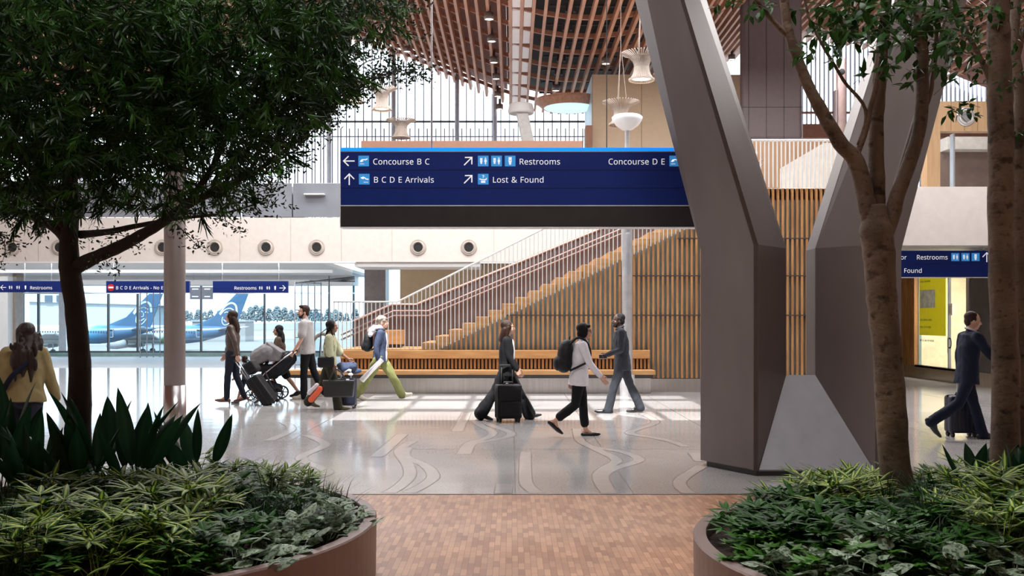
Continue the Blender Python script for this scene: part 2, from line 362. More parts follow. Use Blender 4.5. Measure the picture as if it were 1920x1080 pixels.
# upper glazing: fins, rails and thin columns against the sky
YG = 45.5
w = struct(thing('window_4', None, None))
for k in range(-30, 42):
    x = 617+16.1*k
    if x < 120 or x > 1110: continue
    MB().box(X_(x, YG)-.02, YG, 4.6, X_(x, YG)+.02, YG+.12, 14.6).build('fin', M_fin, w)
    x += 8
    if 500 < x < 1100: MB().box(X_(x, YG)-.024, YG-.3, 4.6, X_(x, YG)+.024, YG-.24, Z_(243, YG)).build('guard_bar', M_fin, w)
MB().box(-22, YG-.1, Z_(229.5, YG), 5, YG+.1, Z_(227, YG)).build('rail', M_frame, w); MB().box(-22, YG-.32, Z_(259, YG), 5, YG-.22, Z_(257.5, YG)).build('handrail', M_fin, w)
for x in (617, 738, 857, 928): MB().tube([(X_(x, YG-1), YG-1, 4.7), (X_(x, YG-1), YG-1, 14.6)], .10, 10).build('post', mat('blue_post', (.62, .70, .82), .4, .1), w, smooth=True)
MB().box(-24, YG+.15, 4.6, 24, YG+.17, 14.6).build('pane', M_glass, w)
w = struct(thing('window_5', None, None))
for k in range(0, 46):
    x = 1505+8.2*k
    MB().box(X_(x, YG)-.02, YG, 4.6, X_(x, YG)+.02, YG+.12, 14.6).build('fin', M_fin, w)
MB().box(X_(1500, YG), YG-.1, Z_(213, YG), 24, YG+.1, Z_(210, YG)).build('rail', M_brick, w)
S('trim_rust_beam', MB().box(X_(1500, 40), 39.6, Z_(262, 40), 20, 40, Z_(236, 40)), M_brick)
# parapet behind the sign, leaning white strut with its drum
S('wall_parapet', MB().box(X_(677, 33), 33, 4.8, X_(1092, 33), 33.5, Z_(264, 33)), M_terra)
t = thing('leaning_strut', 'white leaning steel strut under the wooden roof above the sign', 'column', W(985, 263, 34))
d = W(985, 263, 34)
MB().ext([W(1011, 425, 34)-d, W(1035, 425, 34)-d, W(990, 210, 34)-d, W(968, 210, 34)-d], (0, .5, 0)).build('shaft', mat('strut_white', (.55, .53, .52), .4), t, bevel=.03)
MB().lathe([(.05, 0), (.42, 0), (.46, .08), (.40, .34), (.05, .34)], 28, W(977, 211, 34)-d+Vector((0, .25, 0))).build('drum', M_white, t, smooth=False, bevel=.02)
# beige block and mauve cladding right of it
S('wall_block', MB().box(X_(1110, 36), 36, 4.6, X_(1391, 36), 36.1, Z_(141, 36)), mat('ochre_panel', (.60, .46, .32), .55, var=.03))
S('wall_block_side', MB().box(X_(1110, 36), 36.1, 4.6, X_(1110, 36)+.1, 39.6, Z_(141, 36)), mat('block_sky_tint', (.55, .72, .84), .4))  # blue sky reflection painted into the side's colour
S('wall_block_top', MB().box(X_(1110, 36), 36, Z_(141, 36), X_(1391, 36), 39.6, Z_(140, 36)), M_beige)
S('trim_block_base', MB().box(X_(1097, 36), 35.6, 4.6, X_(1109, 36), 36.4, Z_(239, 36)), mat('rust_pier', (.33, .16, .10), .6))
jb = MB()
for x in (1110.5, 1203, 1296, 1389): jb.box(X_(x, 36)-.01, 35.99, 4.6, X_(x, 36)+.01, 36, Z_(141, 36))
S('trim_block_joints', jb, mat('joint_brown', (.30, .21, .13), .6))
S('wall_mauve', MB().box(X_(1391, 34), 34, Z_(262, 34), X_(1505, 34), 34.4, 14), M_mauve, bevel=.12, seg=4)
jb = MB()
for x in (1404, 1437, 1470): jb.box(X_(x, 34)-.008, 33.985, Z_(261, 34), X_(x, 34)+.008, 34, 13)
jb.box(X_(1391, 34), 33.985, Z_(201, 34)-.008, X_(1504, 34), 34, Z_(201, 34)+.008); S('trim_mauve_joints', jb, M_dark)
S('wall_upper_wood', MB().box(X_(1395, 30), 30, 4.6, X_(1600, 30), 30.2, Z_(262, 30)), wood('upper_wood', (.25, .145, .075), (.19, .10, .048), (6, 6, .5), 2.))
S('wall_ramp_parapet', MB().ext([W(1468, 352, 26), W(1468, 313, 26), W(1545, 268, 26), W(1620, 268, 26), W(1620, 352, 26)], (0, .3, 0)), mat('ramp_white', (.46, .41, .36), .5))
t = thing('camera_post', 'round mauve post with a dark panel and camera beside the upper windows', 'post', (X_(1577, 29), 29, Z_(352, 22.5)))
MB().lathe([(.14, 0), (.14, 4.55), (.13, 4.6)], 20).build('shaft', mat('post_pink', (.34, .24, .23), .4, .4), t, smooth=True)
MB().box(-.19, -.1, 1.7, -.13, .1, 3.7).build('panel', M_mauve, t, bevel=.02); MB().ell((-.02, -.14, 4.2), (.09, .07, .09)).build('camera', M_black, t, smooth=True)
# right side: bulkhead, wood fascia, storefront wall
YBR = 22.9
S('wall_bulkhead_right', MB().box(X_(1692, YBR), YBR, Z_(460, YBR), 16, YBR+.3, Z_(350, YBR)), M_beige)
S('ceiling_soffit_right', MB().box(X_(1692, YBR), YBR+.3, Z_(460, YBR), 16, 31, Z_(458, YBR)), M_soffit)
S('wall_behind', MB().box(8.0, 30.4, 0, 11.6, 30.7, 3.6), M_tan)
for k, (x, y) in enumerate(((1715, 461), (1790, 461))): pass
S('trim_downlight', MB().box(9.6, 26.2, Z_(460, YBR)-.03, 10.3, 26.4, Z_(460, YBR)-.001), M_glow); S('trim_downlight.001', MB().box(10.7, 25.2, Z_(460, YBR)-.03, 11.1, 25.4, Z_(460, YBR)-.001), M_glow)
YU = 26.6
S('wall_fascia', MB().box(X_(1763.2, YU), YU, Z_(246, YU), 17, YU+.3, Z_(190, YU)), wood('pale_wood', (.46, .30, .165), (.37, .225, .115), (5, 5, .5), 2.))
jb = MB()
for x in (1783, 1808, 1833, 1858, 1883, 1908, 1933): jb.box(X_(x, YU)-.008, YU-.006, Z_(245, YU), X_(x, YU)+.008, YU, Z_(190, YU))
S('trim_fascia_joints', jb, mat('joint_brown2', (.25, .15, .08), .6))
S('trim_pilaster', MB().box(X_(1738, YU), YU, Z_(350, YU), X_(1763, YU), YU+.4, Z_(190, YU)), MATS['pale_wood'])
w = struct(thing('window_6', None, None))
MB().box(X_(1763, YU), YU+.5, Z_(352, YU), X_(1960, YU), YU+.52, Z_(246, YU)).build('pane', M_glass, w); MB().box(X_(1797, YU), YU+.3, Z_(352, YU), X_(1800, YU), YU+.52, Z_(246, YU)).build('mullion', M_alu, w)
MB().box(X_(1763, YU+3), YU+3, Z_(352, YU+3), X_(1960, YU+3), YU+3.2, Z_(285, YU+3)).build('inner_wall', mat('umber_wall', (.20, .13, .10), .6), w)
MB().box(X_(1763, YU+3), YU+2.5, Z_(285, YU+3), X_(1960, YU+3), YU+3.2, Z_(262, YU+3)).build('inner_beam', mat('inner_beige', (.60, .52, .45), .5), w)
XS = 11.4                                                     # storefront wall runs in depth
S('baseboard_right', MB().box(XS, 14, 0, XS+.2, 30.4, .34), M_steel)
t = struct(thing('wall_right', None, None))
MB().box(XS+.12, 28.2, .34, XS+.2, 30.4, 3.33).build('backing', M_teal, t)
for k in range(20): MB().box(XS, 28.22+k*.11, .34, XS+.12, 28.27+k*.11, 3.33).build('slat', M_slat, t)
MB().box(XS+.1, 14, .34, XS+.2, 23.4, 3.6).build('panel', M_mauve, t)
w = struct(thing('window_7', None, None))
MB().box(XS+.05, 25.0, .34, XS+.07, 28.2, 3.6).build('pane', M_glass, w); MB().box(XS, 25.0, .30, XS+.12, 28.2, .36).build('sill', M_frame, w)
MB().box(XS, 24.85, 0, XS+.14, 25.0, 3.6).build('jamb', M_alu, w); MB().box(XS, 23.4, 0, XS+.14, 23.6, 3.6).build('jamb', M_frame, w); MB().box(XS+.02, 26.05, .34, XS+.09, 26.09, 3.6).build('mullion', M_alu, w)
S('door_1', MB().box(XS+.04, 23.6, 0, XS+.1, 24.85, 3.6), mat('dark_door', (.06, .055, .06), .25))
S('wall_shop_end', MB().box(11.6, 30.4, 0, 15, 30.6, 3.6), mat('shop_cream', (.72, .63, .45), .6)); S('wall_shop', MB().box(XS+3.4, 23.4, 0, XS+3.6, 30.4, 3.6), mat('shop_cream', (.72, .63, .45), .6)); S('ceiling_shop', MB().box(XS+.2, 23.4, 3.6, XS+3.6, 30.4, 3.7), M_white); S('floor_shop', MB().box(XS+.2, 23.4, -.05, XS+3.6, 30.4, .02), M_beige)
area('shop_light', (XS+1.8, 27, 3.28), 1.5, 4, 250, (0, 0, -1), (1, .93, .8))

# slat wall, plinth, staircase, platform
YS = 22.5; sc = YS/F
def SX(px): return X_(px, YS)
def SZ(py): return Z_(py, YS)
def zline(px): return min(SZ(655-(px-815)*.489), SZ(352))
z0 = SZ(709)
t = struct(thing('wall_slatted', None, None)); n = 0; extra = MB()
px = 820.0
while px < 1640:
    if px > 1206: zb = z0
    else: zb = SZ(657)
    zt = zline(px)-.02
    mb = MB(); 
    if zt-zb > .05: mb.box(SX(px)-.026, YS-.0, zb, SX(px)+.026, YS+.1, zt)
    if mb.v:
        if n < 96: mb.build('slat', M_slat, t)
        else: extra.add(mb.v, mb.f)
    n += 1; px += 9.0
if extra.v:
    o = extra.build('slat', M_slat, t); o['kind'] = 'stuff'
MB().ext([(SX(800), YS+.1, z0), (SX(1640), YS+.1, z0), (SX(1640), YS+.1, SZ(353)), (SX(1434), YS+.1, SZ(353)), (SX(815), YS+.1, SZ(658))], (0, .08, 0)).build('backing', M_teal, t)
jb = MB()
for py, a in ((591, 950), (517, 1160), (447, 1270)): jb.box(SX(a), YS-.003, SZ(py)-.012, SX(1640), YS+.09, SZ(py)+.012)
jb.build('joint', M_dark, t)
S('baseboard_plinth', MB().box(SX(600), YS-.05, 0, SX(1640), YS+.3, z0-.01), M_steel)
S('wall_slatted_end', MB().box(SX(1640), YS, 0, SX(1640)+.2, 30.4, 3.4), M_tan)
S('floor_landing', MB().box(SX(1395), YS+.1, 4.35, SX(1640), 30.2, SZ(352)).box(SX(1640), 26.6, 4.35, 10.2, 30.2, SZ(352)), M_soffit)
st = thing('staircase', 'wide oak staircase rising to the right above the slatted wall', 'staircase', (SX(790), YS, 0))
for i in range(25):
    x = i*25.2*sc; zt = SZ(655-12.3*(i+1))
    MB().box(x, .19, zt-.30, x+.34, 2.5, zt).build('step', M_oak, st, bevel=.012)
MB().box(SX(638)-SX(790), .19, .06, .1, 2.5, SZ(655)).build('platform', M_oak, st, bevel=.01)
MB().ext([(SX(800)-SX(790), .2, .06), (25*25.2*sc, .2, .06), (25*25.2*sc, .2, 4.2), (0.1, .2, .70)], (0, 2.2, 0)).build('carcass', M_dark, st)
pb = thing('storage_box', 'low orange wooden box on the stair platform behind the railing', 'box', (X_(733, 24), 24, SZ(655)))
MB().box(-.33, -.25, .08, .3, .25, .42).build('body', M_oak, pb, bevel=.01); MB().box(-.28, -.2, 0, .26, .2, .08).build('plinth', M_dark, pb)
# parapet on the far side of the stair, with two handrails
YP = 25.1
pp = thing('stair_parapet', 'brown grey ribbed parapet along the far side of the staircase', 'parapet', (X_(660, YP), YP, 0))
o = Vector((X_(660, YP), YP, 0))
tp = [(663, 602), (735, 571), (780, 571), (1135, 425), (1420, 286)]
poly = [W(x, y, YP)-o for x, y in tp]; poly = [Vector((poly[0].x, 0, .9))]+poly+[Vector((poly[-1].x, 0, .9))]
MB().ext(list(reversed(poly)), (0, .1, 0)).build('panel', M_brownpanel, pp)
rb = MB()
for k in range(0, 74):
    px = 668+k*10.0
    y = np.interp(px, [p[0] for p in tp], [p[1] for p in tp])
    rb.box(X_(px, YP)-o.x-.02, -.035, .9, X_(px, YP)-o.x+.02, 0.0, Z_(y, YP)-.03)
rb.build('rib', M_brownpanel, pp)
MB().tube([W(x, y, YP-.02)-o for x, y in tp], .035, 8).build('cap', M_pinkrail, pp)
for dy in (0, 9):
    MB().tube([W(x, y+dy, YP-.14)-o for x, y in [(640, 628), (738, 583), (803, 583), (1175, 425), (1430, 300)]], .022, 8).build('handrail', M_pinkrail, pp, smooth=True)
# front railing of the stair
rl = thing('stair_railing', 'white baluster railing climbing along the front of the staircase', 'railing', (SX(625), YS-.04, 0))
o = Vector((SX(625), YS-.04, 0)); rp = [(625, 566), (745, 566), (1352, 262)]
MB().tube([W(x, y, YS-.04)-o for x, y in rp], .02, 8).build('top_rail', M_rail, rl, smooth=True)
for k in range(93):
    px = 627+7.8*k; y = np.interp(px, [p[0] for p in rp], [p[1] for p in rp])
    zb = SZ(655) if px < 815 else zline(px)-.06
    MB().box(SX(px)-o.x-.009, -.012, zb, SX(px)-o.x+.009, .012, SZ(y)).build('baluster', M_rail, rl)
rl = thing('balcony_railing', 'level white baluster railing on the balcony above the dark slats', 'railing', (SX(1352), YS-.04, SZ(352)))
o = Vector((SX(1352), YS-.04, SZ(352)))
MB().tube([W(1352, 263, YS-.04)-o, W(1640, 263, YS-.04)-o], .025, 8).build('top_rail', M_rail, rl)
for k in range(37): MB().box(SX(1355+7.8*k)-o.x-.013, -.012, 0, SX(1355+7.8*k)-o.x+.013, .012, SZ(263)-o.z).build('baluster', M_rail, rl)
# bench along the plinth
be = thing('long_bench', 'long oak bench with slatted back in front of the slatted wall', 'bench', (SX(930), YS, 0))
bo = SX(930)
MB().box(SX(545)-bo, -.62, SZ(700), SX(1222)-bo, -.06, SZ(692)).build('seat', M_oak, be, bevel=.012)
MB().box(SX(548)-bo, -.58, SZ(706), SX(1218)-bo, -.1, SZ(700)-.002).build('seat_frame', M_dark, be)
MB().box(SX(640)-bo, -.16, SZ(672), SX(1217)-bo, -.09, SZ(656)).build('backrest', M_oak, be, bevel=.012)
for k in range(82):
    px = 644+7.05*k; MB().box(SX(px)-bo-.024, -.12, SZ(691), SX(px)-bo+.024, -.06, SZ(673)).build('slat', M_slat, be)
MB().box(SX(640)-bo, -.055, SZ(692), SX(1217)-bo, -.052, SZ(656)).build('back_panel', M_black, be)
MB().ext([(SX(590)-bo, -.45, 0), (SX(1215)-bo, -.45, 0), (SX(1215)-bo, -.12, 0), (SX(575)-bo, -.12, 0)], (0, 0, SZ(707))).build('base', M_steel, be)
# steel pole with capsule insets and an uplight bowl
YPp = Yf(743)
po = thing('uplight_pole', 'silver pole with capsule insets and white bowl uplight before the stair', 'lamp', (X_(1176, YPp), YPp, 0))
MB().lathe([(.16, 0), (.16, .45), (.115, .47), (.115, 4.0), (.05, 4.02), (.05, Z_(244, YPp))], 24).build('pole', mat('pole_silver', (.55, .55, .57), .35, .6), po, smooth=False)
for za, zb in ((2.62, 3.45), (3.55, 4.0)):
    MB().cap((0, -.075, za), (0, -.075, zb), .06, .06).build('inset', mat('inset_grey', (.30, .31, .34), .4), po, smooth=True)
bz = Z_(244, YPp)
MB().lathe([(.03, bz-.02), (.12, bz+.01), (.24, bz+.1), (.31, bz+.2), (.33, bz+.27), (.28, bz+.31), (.02, bz+.34)], 28).build('bowl', mat('bowl_white', (.85, .86, .88), .3, var=.02), po, smooth=True)

# big V shaped steel-clad column
vc = thing('v_column', 'massive brown steel clad V column with two leaning legs', 'column', (3.19, 11.0, 0))
vo = Vector((3.19, 11.0, 0))
plan = [(2.117, 11.2, -.262), (2.533, 10.44, -.30), (2.573, 10.42, -.302), (3.03, 11.0, -.32), (3.03, 11.35, -.32), (2.55, 11.95, -.30)]
zk = 2.43; ztop = 9.0
for sgn in (1, -1):
    def pt(i, z): x, y, k = plan[i]; x -= .12 if (i == 0 and sgn < 0) else 0; return Vector((sgn*(x-3.19+k*max(0, z-zk)), y-11.0, z))
    lg = MB(); rs = [[pt(i, z) for i in range(6)] for z in (.06, zk, ztop)]
    if sgn < 0: rs = [list(reversed(r)) for r in rs]
    leg = lg.rings(rs).build('leg', M_clad, vc, bevel=.012)
    tr = MB()
    for (za, zb) in ((.06, zk), (zk, ztop)):
        pa, pb_ = pt(1, za), pt(1, zb); qa, qb = pt(2, za), pt(2, zb); e = Vector((0, -.012, 0))
        q = [pa+e, qa+e, qb+e, pb_+e]; q2 = [p+Vector((0, .02, 0)) for p in q]
        tr.prism(q, q2) if sgn > 0 else tr.prism(list(reversed(q)), list(reversed(q2)))
    tr.build('edge_strip', M_cladtrim, leg, label='dark grooved edge strip')
fp = [Vector((-.60, -.57, .07)), Vector((.60, -.57, .07)), Vector((.16, 0, Z_(703, 11.0))), Vector((-.16, 0, Z_(703, 11.0)))]
MB().prism([p+Vector((0, .03, -.02)) for p in fp], fp).build('sloped_plate', M_plate, vc, label='pale sloping metal plate between the legs')
MB().ext([(-1.0, .2, 0), (-.62, -.53, 0), (.62, -.53, 0), (1.0, .2, 0), (.6, .88, 0), (-.6, .88, 0)], (0, 0, .065)).build('plinth', M_dark, vc)

# thin round column at the left
YC = 12.9
rc = thing('round_column', 'slim round metal column with a brighter steel sleeve at its foot', 'column', (X_(327.5, YC), YC, 0))
r_ = 19.5/F*YC
MB().lathe([(r_, 0.5), (r_, 2.9), (r_*.99, 2.905), (r_*.99, 2.915), (r_, 2.92), (r_, 9)], 28).build('shaft', mat('column_pinkgrey', (.27, .225, .215), .42, .35, var=.05), rc, smooth=False, bevel=.003)
MB().lathe([(r_+.008, 0), (r_+.008, Z_(722, YC)), (r_, Z_(722, YC))], 28).build('sleeve', M_steel, rc)
MB().cap((0, -r_+.012, 2.75), (0, -r_+.012, 3.1), .05, .05).build('inset', MATS['column_pinkgrey'], rc)
for a in rc.children:
    for p in a.data.polygons: p.use_smooth = len(p.vertices) == 4
# round air diffusers
dm = None
for x in (24, 112, 305, 403, 499, 594, 784, 879):
    lab = {24: 'round beige air diffuser nearest the far left edge of the bulkhead', 112: 'round air diffuser half hidden by the dark tree trunk', 305: 'round air diffuser half hidden by the slim metal column',
           403: 'round air diffuser just right of the slim metal column', 499: 'round air diffuser midway between metal column and hanging sign', 594: 'round air diffuser below the left end of the big blue sign',
           784: 'round air diffuser over the lower part of the staircase', 879: 'round air diffuser right above the stair railing'}[x]
    if dm is None:
        dm = thing('air_diffuser', lab, 'vent', W(x, 464, YB), 0, 'round air diffusers in the bulkhead')
        R = Matrix.Rotation(math.pi/2, 3, 'X')
        MB().lathe([(.14, .0), (.25, .0), (.25, .03), (.235, .05), (.15, .05), (.14, .02)], 32, M=R, close=False).build('ring', mat('diffuser_ring', (.42, .36, .32), .4), dm)
        MB().lathe([(.20, .052), (.17, .075), (.15, .03), (.14, .03)], 32, M=R, close=False).build('collar', mat('diffuser_inner', (.50, .45, .41), .4), dm)
        MB().lathe([(.002, .035), (.142, .03), (.142, .004), (.002, .004)], 32, M=R).build('opening', M_black, dm)
    else: dup(dm, W(x, 464, YB), label=lab)
dv = dup(dm, W(1811, 219, YU), label='round vent in the pale wood fascia upper right', group='wood fascia vents'); del dv['group']
for c in dv.children:
    c.data = c.data.copy()
    if c.name.startswith('ring'): c.data.materials[0] = M_alu
    if c.name.startswith('opening'): c.data.materials[0] = mat('vent_grey', (.2, .2, .2), .4)
# pot plants on the mezzanine are in the plant section

# ------------------------------------------------------------------ wooden lattice roof
def zr(x): return 10.85+1.62*(1-math.cos(math.pi*(x-2.5)/11.0))
ce = struct(thing('ceiling', None, None))
Y0, Y1 = 26.8, 44.8
xs = np.arange(-19.5, 19.6, .36); order = sorted(xs, key=lambda x: abs(x-1)); extra = MB()
for k, x in enumerate(order):
    z = zr(x); sl = math.atan((zr(x+.01)-zr(x-.01))/.02); M = Matrix.Translation((x, 0, z)) @ Matrix.Rotation(-sl*.5, 4, 'Y')
    m_ = MB().box(-.05, Y0, 0, .05, Y1, .22, M)
    if k < 98: m_.build('beam', M_beam, ce)
    else: extra.add(m_.v, m_.f)
extra.build('beam', M_beam, ce, kind='stuff')
yy = np.arange(Y0+.4, Y1, 1.02)
for k, y in enumerate(yy):
    m_ = MB(); P = np.arange(-19.8, 20 if k % 2 == 0 else -1, .9); tall = .15
    for a, b in zip(P[:-1], P[1:]):
        m_.prism([(a, y, zr(a)+.2), (b, y, zr(b)+.2), (b, y+.11, zr(b)+.2), (a, y+.11, zr(a)+.2)], [(a, y, zr(a)+.2+tall), (b, y, zr(b)+.2+tall), (b, y+.11, zr(b)+.2+tall), (a, y+.11, zr(a)+.2+tall)])
    m_.build('purlin', M_beam, ce)
def deck(x0, x1, y0, y1, dz, m):
    m_ = MB(); P = np.linspace(x0, x1, max(2, int((x1-x0)/.7)+1))
    for a, b in zip(P[:-1], P[1:]):
        m_.prism([(a, y0, zr(a)+dz), (b, y0, zr(b)+dz), (b, y1, zr(b)+dz), (a, y1, zr(a)+dz)], [(a, y0, zr(a)+dz+.1), (b, y0, zr(b)+dz+.1), (b, y1, zr(b)+dz+.1), (a, y1, zr(a)+dz+.1)])
    return m_
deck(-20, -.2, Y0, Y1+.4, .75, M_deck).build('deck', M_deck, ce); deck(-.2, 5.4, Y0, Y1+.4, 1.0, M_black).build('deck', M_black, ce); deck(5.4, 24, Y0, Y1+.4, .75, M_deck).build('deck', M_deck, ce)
for k in range(0, 17, 2):
    y = yy[0]+k*1.02
    MB().box(.0, y+.20, zr(.3)+.24, .62, y+1.92, zr(.3)+.32).build('light_panel', mat('panel_white', (.75, .72, .72), .5, var=.03, emit=.25), ce)
eq = MB(); random.seed(3)
for k in range(1, 9):
    y = yy[0]+k*2.04
    eq.tube([(1.2, y+.5, zr(1.6)+.75), (4.6, y+.5, zr(3)+.75)], .04, 6)
    for q in range(3): eq.box(1.7+q*.25, y+.3, zr(2)+.55, 1.78+q*.25, y+.5, zr(2)+.8)
eq.build('ducts', mat('duct_grey', (.10, .10, .11), .5), ce)
# flat deck over the front of the hall, with skylight openings that let the sun in
holesX = [(-3.0+i*1.12, -3.0+i*1.12+1.0) for i in range(6)]; holesY = [(Yf(788), Yf(772)), (Yf(767), Yf(752)), (Yf(748), Yf(742))]
zd = 13.0; off = SUN_DIR*(zd/-SUN_DIR.z)
hx = [(a-off.x, b-off.x) for a, b in holesX]; hy = [(a-off.y, b-off.y) for a, b in holesY]
gx = sorted({-27.3, 24.3, *[v for h in hx for v in h]}); gy = sorted({-8.3, Y0+.2, *[v for h in hy for v in h]})
dk = MB()
for xa, xb in zip(gx[:-1], gx[1:]):
    for ya, yb in zip(gy[:-1], gy[1:]):
        if any(a-1e-6 <= xa and xb <= b+1e-6 for a, b in hx) and any(a-1e-6 <= ya and yb <= b+1e-6 for a, b in hy): continue
        dk.box(xa, ya, zd, xb, yb, zd+.04)
S('ceiling_front', dk, M_deck)
S('ceiling_upstand', MB().box(-27, Y0-.1, 10.9, 24, Y0, 13.1), M_deck) if False else None
# oculus rim
oc = struct(thing('window_8', None, None))
MB().lathe([(.0, 0), (.98, 0), (.98, .12), (0, .12)], 40, W(1068, 203, 38)).build('pane', mat('oculus_sky_glow', (.62, .84, .93), .4, emit=.55), oc)  # pane emits by itself, standing in for the sky above it
MB().lathe([(.98, .0), (1.04, .0), (1.30, .22), (1.34, .22), (1.34, .30), (1.0, .30)], 40, W(1068, 203, 38), close=False).build('rim', M_beam, oc)
for p in oc.children: p.scale = (1, 1, 1)
# ------------------------------------------------------------------ roof spotlights and pendants
sp0 = None
M_can = mat('can_grey', (.22, .18, .17), .4, .4); M_spot = mat('spot_glow', (1, .9, .8), .5, var=0, emit=1.4)
spots = [(917, 30, 'nearest in the row left of the white strip'), (922, 72, 'second nearest in the row left of the white strip'), (926, 112, 'third nearest in the row left of the white strip'),
         (930, 143, 'fourth in the row left of the white strip'), (933, 176, 'second farthest in the row left of the white strip'), (937, 200, 'farthest in the row left of the white strip'),
         (763, 92, 'alone on the steep left slope of the roof'), (1136, 114, 'in the dark roof bay right of the white strip'), (1404, 68, 'beside the upper leaning column leg'),
         (1372, 107, 'lowest right of the leaning column leg'), (1493, 44, 'behind the right tree limbs'), (1042, 165, 'under the dark roof bay near the blue oculus')]
for px, py, w_ in spots:
    # depth where the sight line meets the underside of the roof
    best = min(np.arange(27, 44.5, .05), key=lambda y: abs(Z_(py, y)-(zr(X_(px, y))-.12)))
    loc = W(px, py, best); lab = 'grey can spotlight, '+w_
    if sp0 is None:
        sp0 = thing('spotlight', lab, 'spotlight', loc, 0, 'can spotlights under the wooden roof')
        MB().lathe([(.10, -.02), (.15, -.12), (.16, -.12), (.15, .1), (.05, .14), (.05, .35)], 18, close=False).build('can', M_can, sp0, smooth=True)
        MB().lathe([(.002, -.09), (.14, -.10), (.14, -.09), (.002, -.08)], 18).build('lens', M_spot, sp0)
    else: dup(sp0, loc, label=lab)
def pendant(px, py, Y, wpx, hpx, label, lit=True):
    s = wpx/2/F*Y; hh = hpx/F*Y; p = thing('pendant_lamp', label, 'lamp', W(px, py, Y), 0, 'woven hourglass pendant lamps')
    us, ls = MB(), MB(); n = 40
    up = [(.34, .0), (.36, .10), (.42, .22), (.58, .36), (.82, .46), (1.0, .50)]; lo = [(.34, 0), (.36, -.14), (.42, -.28), (.52, -.40), (.62, -.46)]
    for k in range(n):
        a = 2*math.pi*k/n; c, sn = math.cos(a), math.sin(a)
        us.tube([(r*s*c, r*s*sn, z*hh) for r, z in up], .013*s/.4, 4)
        ls.tube([(r*s*c, r*s*sn, z*hh) for r, z in lo], .016*s/.4, 4)
    for r, z in ((.36, .1), (.58, .36)): us.lathe([(r*s-.01, z*hh-.012), (r*s+.01, z*hh-.012), (r*s+.01, z*hh+.012), (r*s-.01, z*hh+.012), (r*s-.01, z*hh-.012)], n, close=False)
    for r, z in ((.35, -.06), (.38, -.2), (.46, -.34), (.62, -.46)): ls.lathe([(r*s-.012, z*hh-.02), (r*s+.012, z*hh-.02), (r*s+.012, z*hh+.02), (r*s-.012, z*hh+.02), (r*s-.012, z*hh-.02)], n, close=False)
    us.build('upper_shade', M_lampshade, p); ls.build('lower_shade', M_lampshade, p)
    MB().lathe([(.31*s, .08*hh), (.33*s, -.14*hh), (.39*s, -.28*hh), (.5*s, -.42*hh)], 28, close=False).build('liner', M_lampshade, p, smooth=True)
    if lit: MB().lathe([(.002, -.40*hh), (.47*s, -.41*hh), (.47*s, -.39*hh), (.002, -.38*hh)], 24).build('diffuser', M_glow, p)
    cb = MB(); top = zr(p.location.x)-p.location.z
    for a in (0, 2.1, 4.2): cb.tube([(.36*s*math.cos(a), .36*s*math.sin(a), .1*hh), (0.02*math.cos(a), .02*math.sin(a), min(1.6*hh+.6, top))], .006, 4)
    cb.tube([(0, 0, min(1.6*hh+.6, top)-.02), (0, 0, top+.3)], .007, 5); cb.build('cable', M_lampshade, p)
pendant(1203, 126, 22, 76, 52, 'woven pendant lamp half hidden by the leaning column leg')
pendant(1164, 213, 24.5, 70, 44, 'woven pendant lamp right above the white uplight bowl', False)
pendant(716, 186, 28, 58, 42, 'lit woven pendant lamp below the leafy branch tip')
pendant(663, 172, 29, 60, 42, 'lit woven pendant lamp mostly behind the lacy branch')
pendant(752, 242, 31, 56, 34, 'unlit woven pendant lamp lowest, just above the tan parapet', False)
pendant(330, 14, 27, 60, 44, 'woven pendant lamp hidden behind the dark tree crown')

# ------------------------------------------------------------------ signs
try: FONT = bpy.data.fonts.load(bpy.utils.system_resource('DATAFILES', path='fonts')+'/NotoSansHebrew-Regular.woff2')   # Blender's own sans serif
except Exception: FONT = None
def text(parent, s, x, z, cap, m, y=-.004, align='LEFT'):
    cu = bpy.data.curves.new('lettering', 'FONT'); cu.body = s; cu.size = cap/.714; cu.align_x = align; cu.extrude = .001; cu.font = FONT if FONT else cu.font; cu.resolution_u = 3; cu.space_character = 1.02; cu.space_word = 1.25
    o = bpy.data.objects.new('lettering', cu); COL.objects.link(o); o.parent = parent; o.location = (x, y, z); o.rotation_euler = (math.pi/2, 0, 0)
    dg = bpy.context.evaluated_depsgraph_get(); dg.update(); me = bpy.data.meshes.new_from_object(o.evaluated_get(dg)); me.materials.clear(); me.materials.append(m)
    n = bpy.data.objects.new('lettering', me); COL.objects.link(n); n.parent = parent; n.location = o.location; n.rotation_euler = o.rotation_euler
    bpy.data.objects.remove(o); bpy.data.curves.remove(cu); n.name = 'lettering'; return n
def flat(mb, poly, y=0, d=.002):                      # x,z polygon as a thin relief facing the viewer
    p = [Vector((a, y, b)) for a, b in poly]; mb.prism(p, [q+Vector((0, -d, 0)) for q in p]); return mb
SK_N = [0]
def stroke(mb, a, b, w, y=0):
    SK_N[0] = (SK_N[0]+1) % 5; y = y-.0003*SK_N[0]
    a = Vector((a[0], 0, a[1])); b = Vector((b[0], 0, b[1])); d = (b-a).normalized()*w/2; n = Vector((-d.z, 0, d.x))
    return flat(mb, [((a-d+n).x, (a-d+n).z), ((a-d-n).x, (a-d-n).z), ((b+d-n).x, (b+d-n).z), ((b+d+n).x, (b+d+n).z)], y)
def arrow(parent, cx, cz, s, ang, m, y=-.004):
    mb = MB(); c, sn = math.cos(ang), math.sin(ang)
    R = lambda p: (cx+s*(p[0]*c-p[1]*sn), cz+s*(p[0]*sn+p[1]*c))
    for a, b in (((-.5, 0), (.45, 0)), ((.05, .42), (.48, 0)), ((.05, -.42), (.48, 0))): stroke(mb, R(a), R(b), .105*s, y)
    return mb.build('arrow', m, parent)
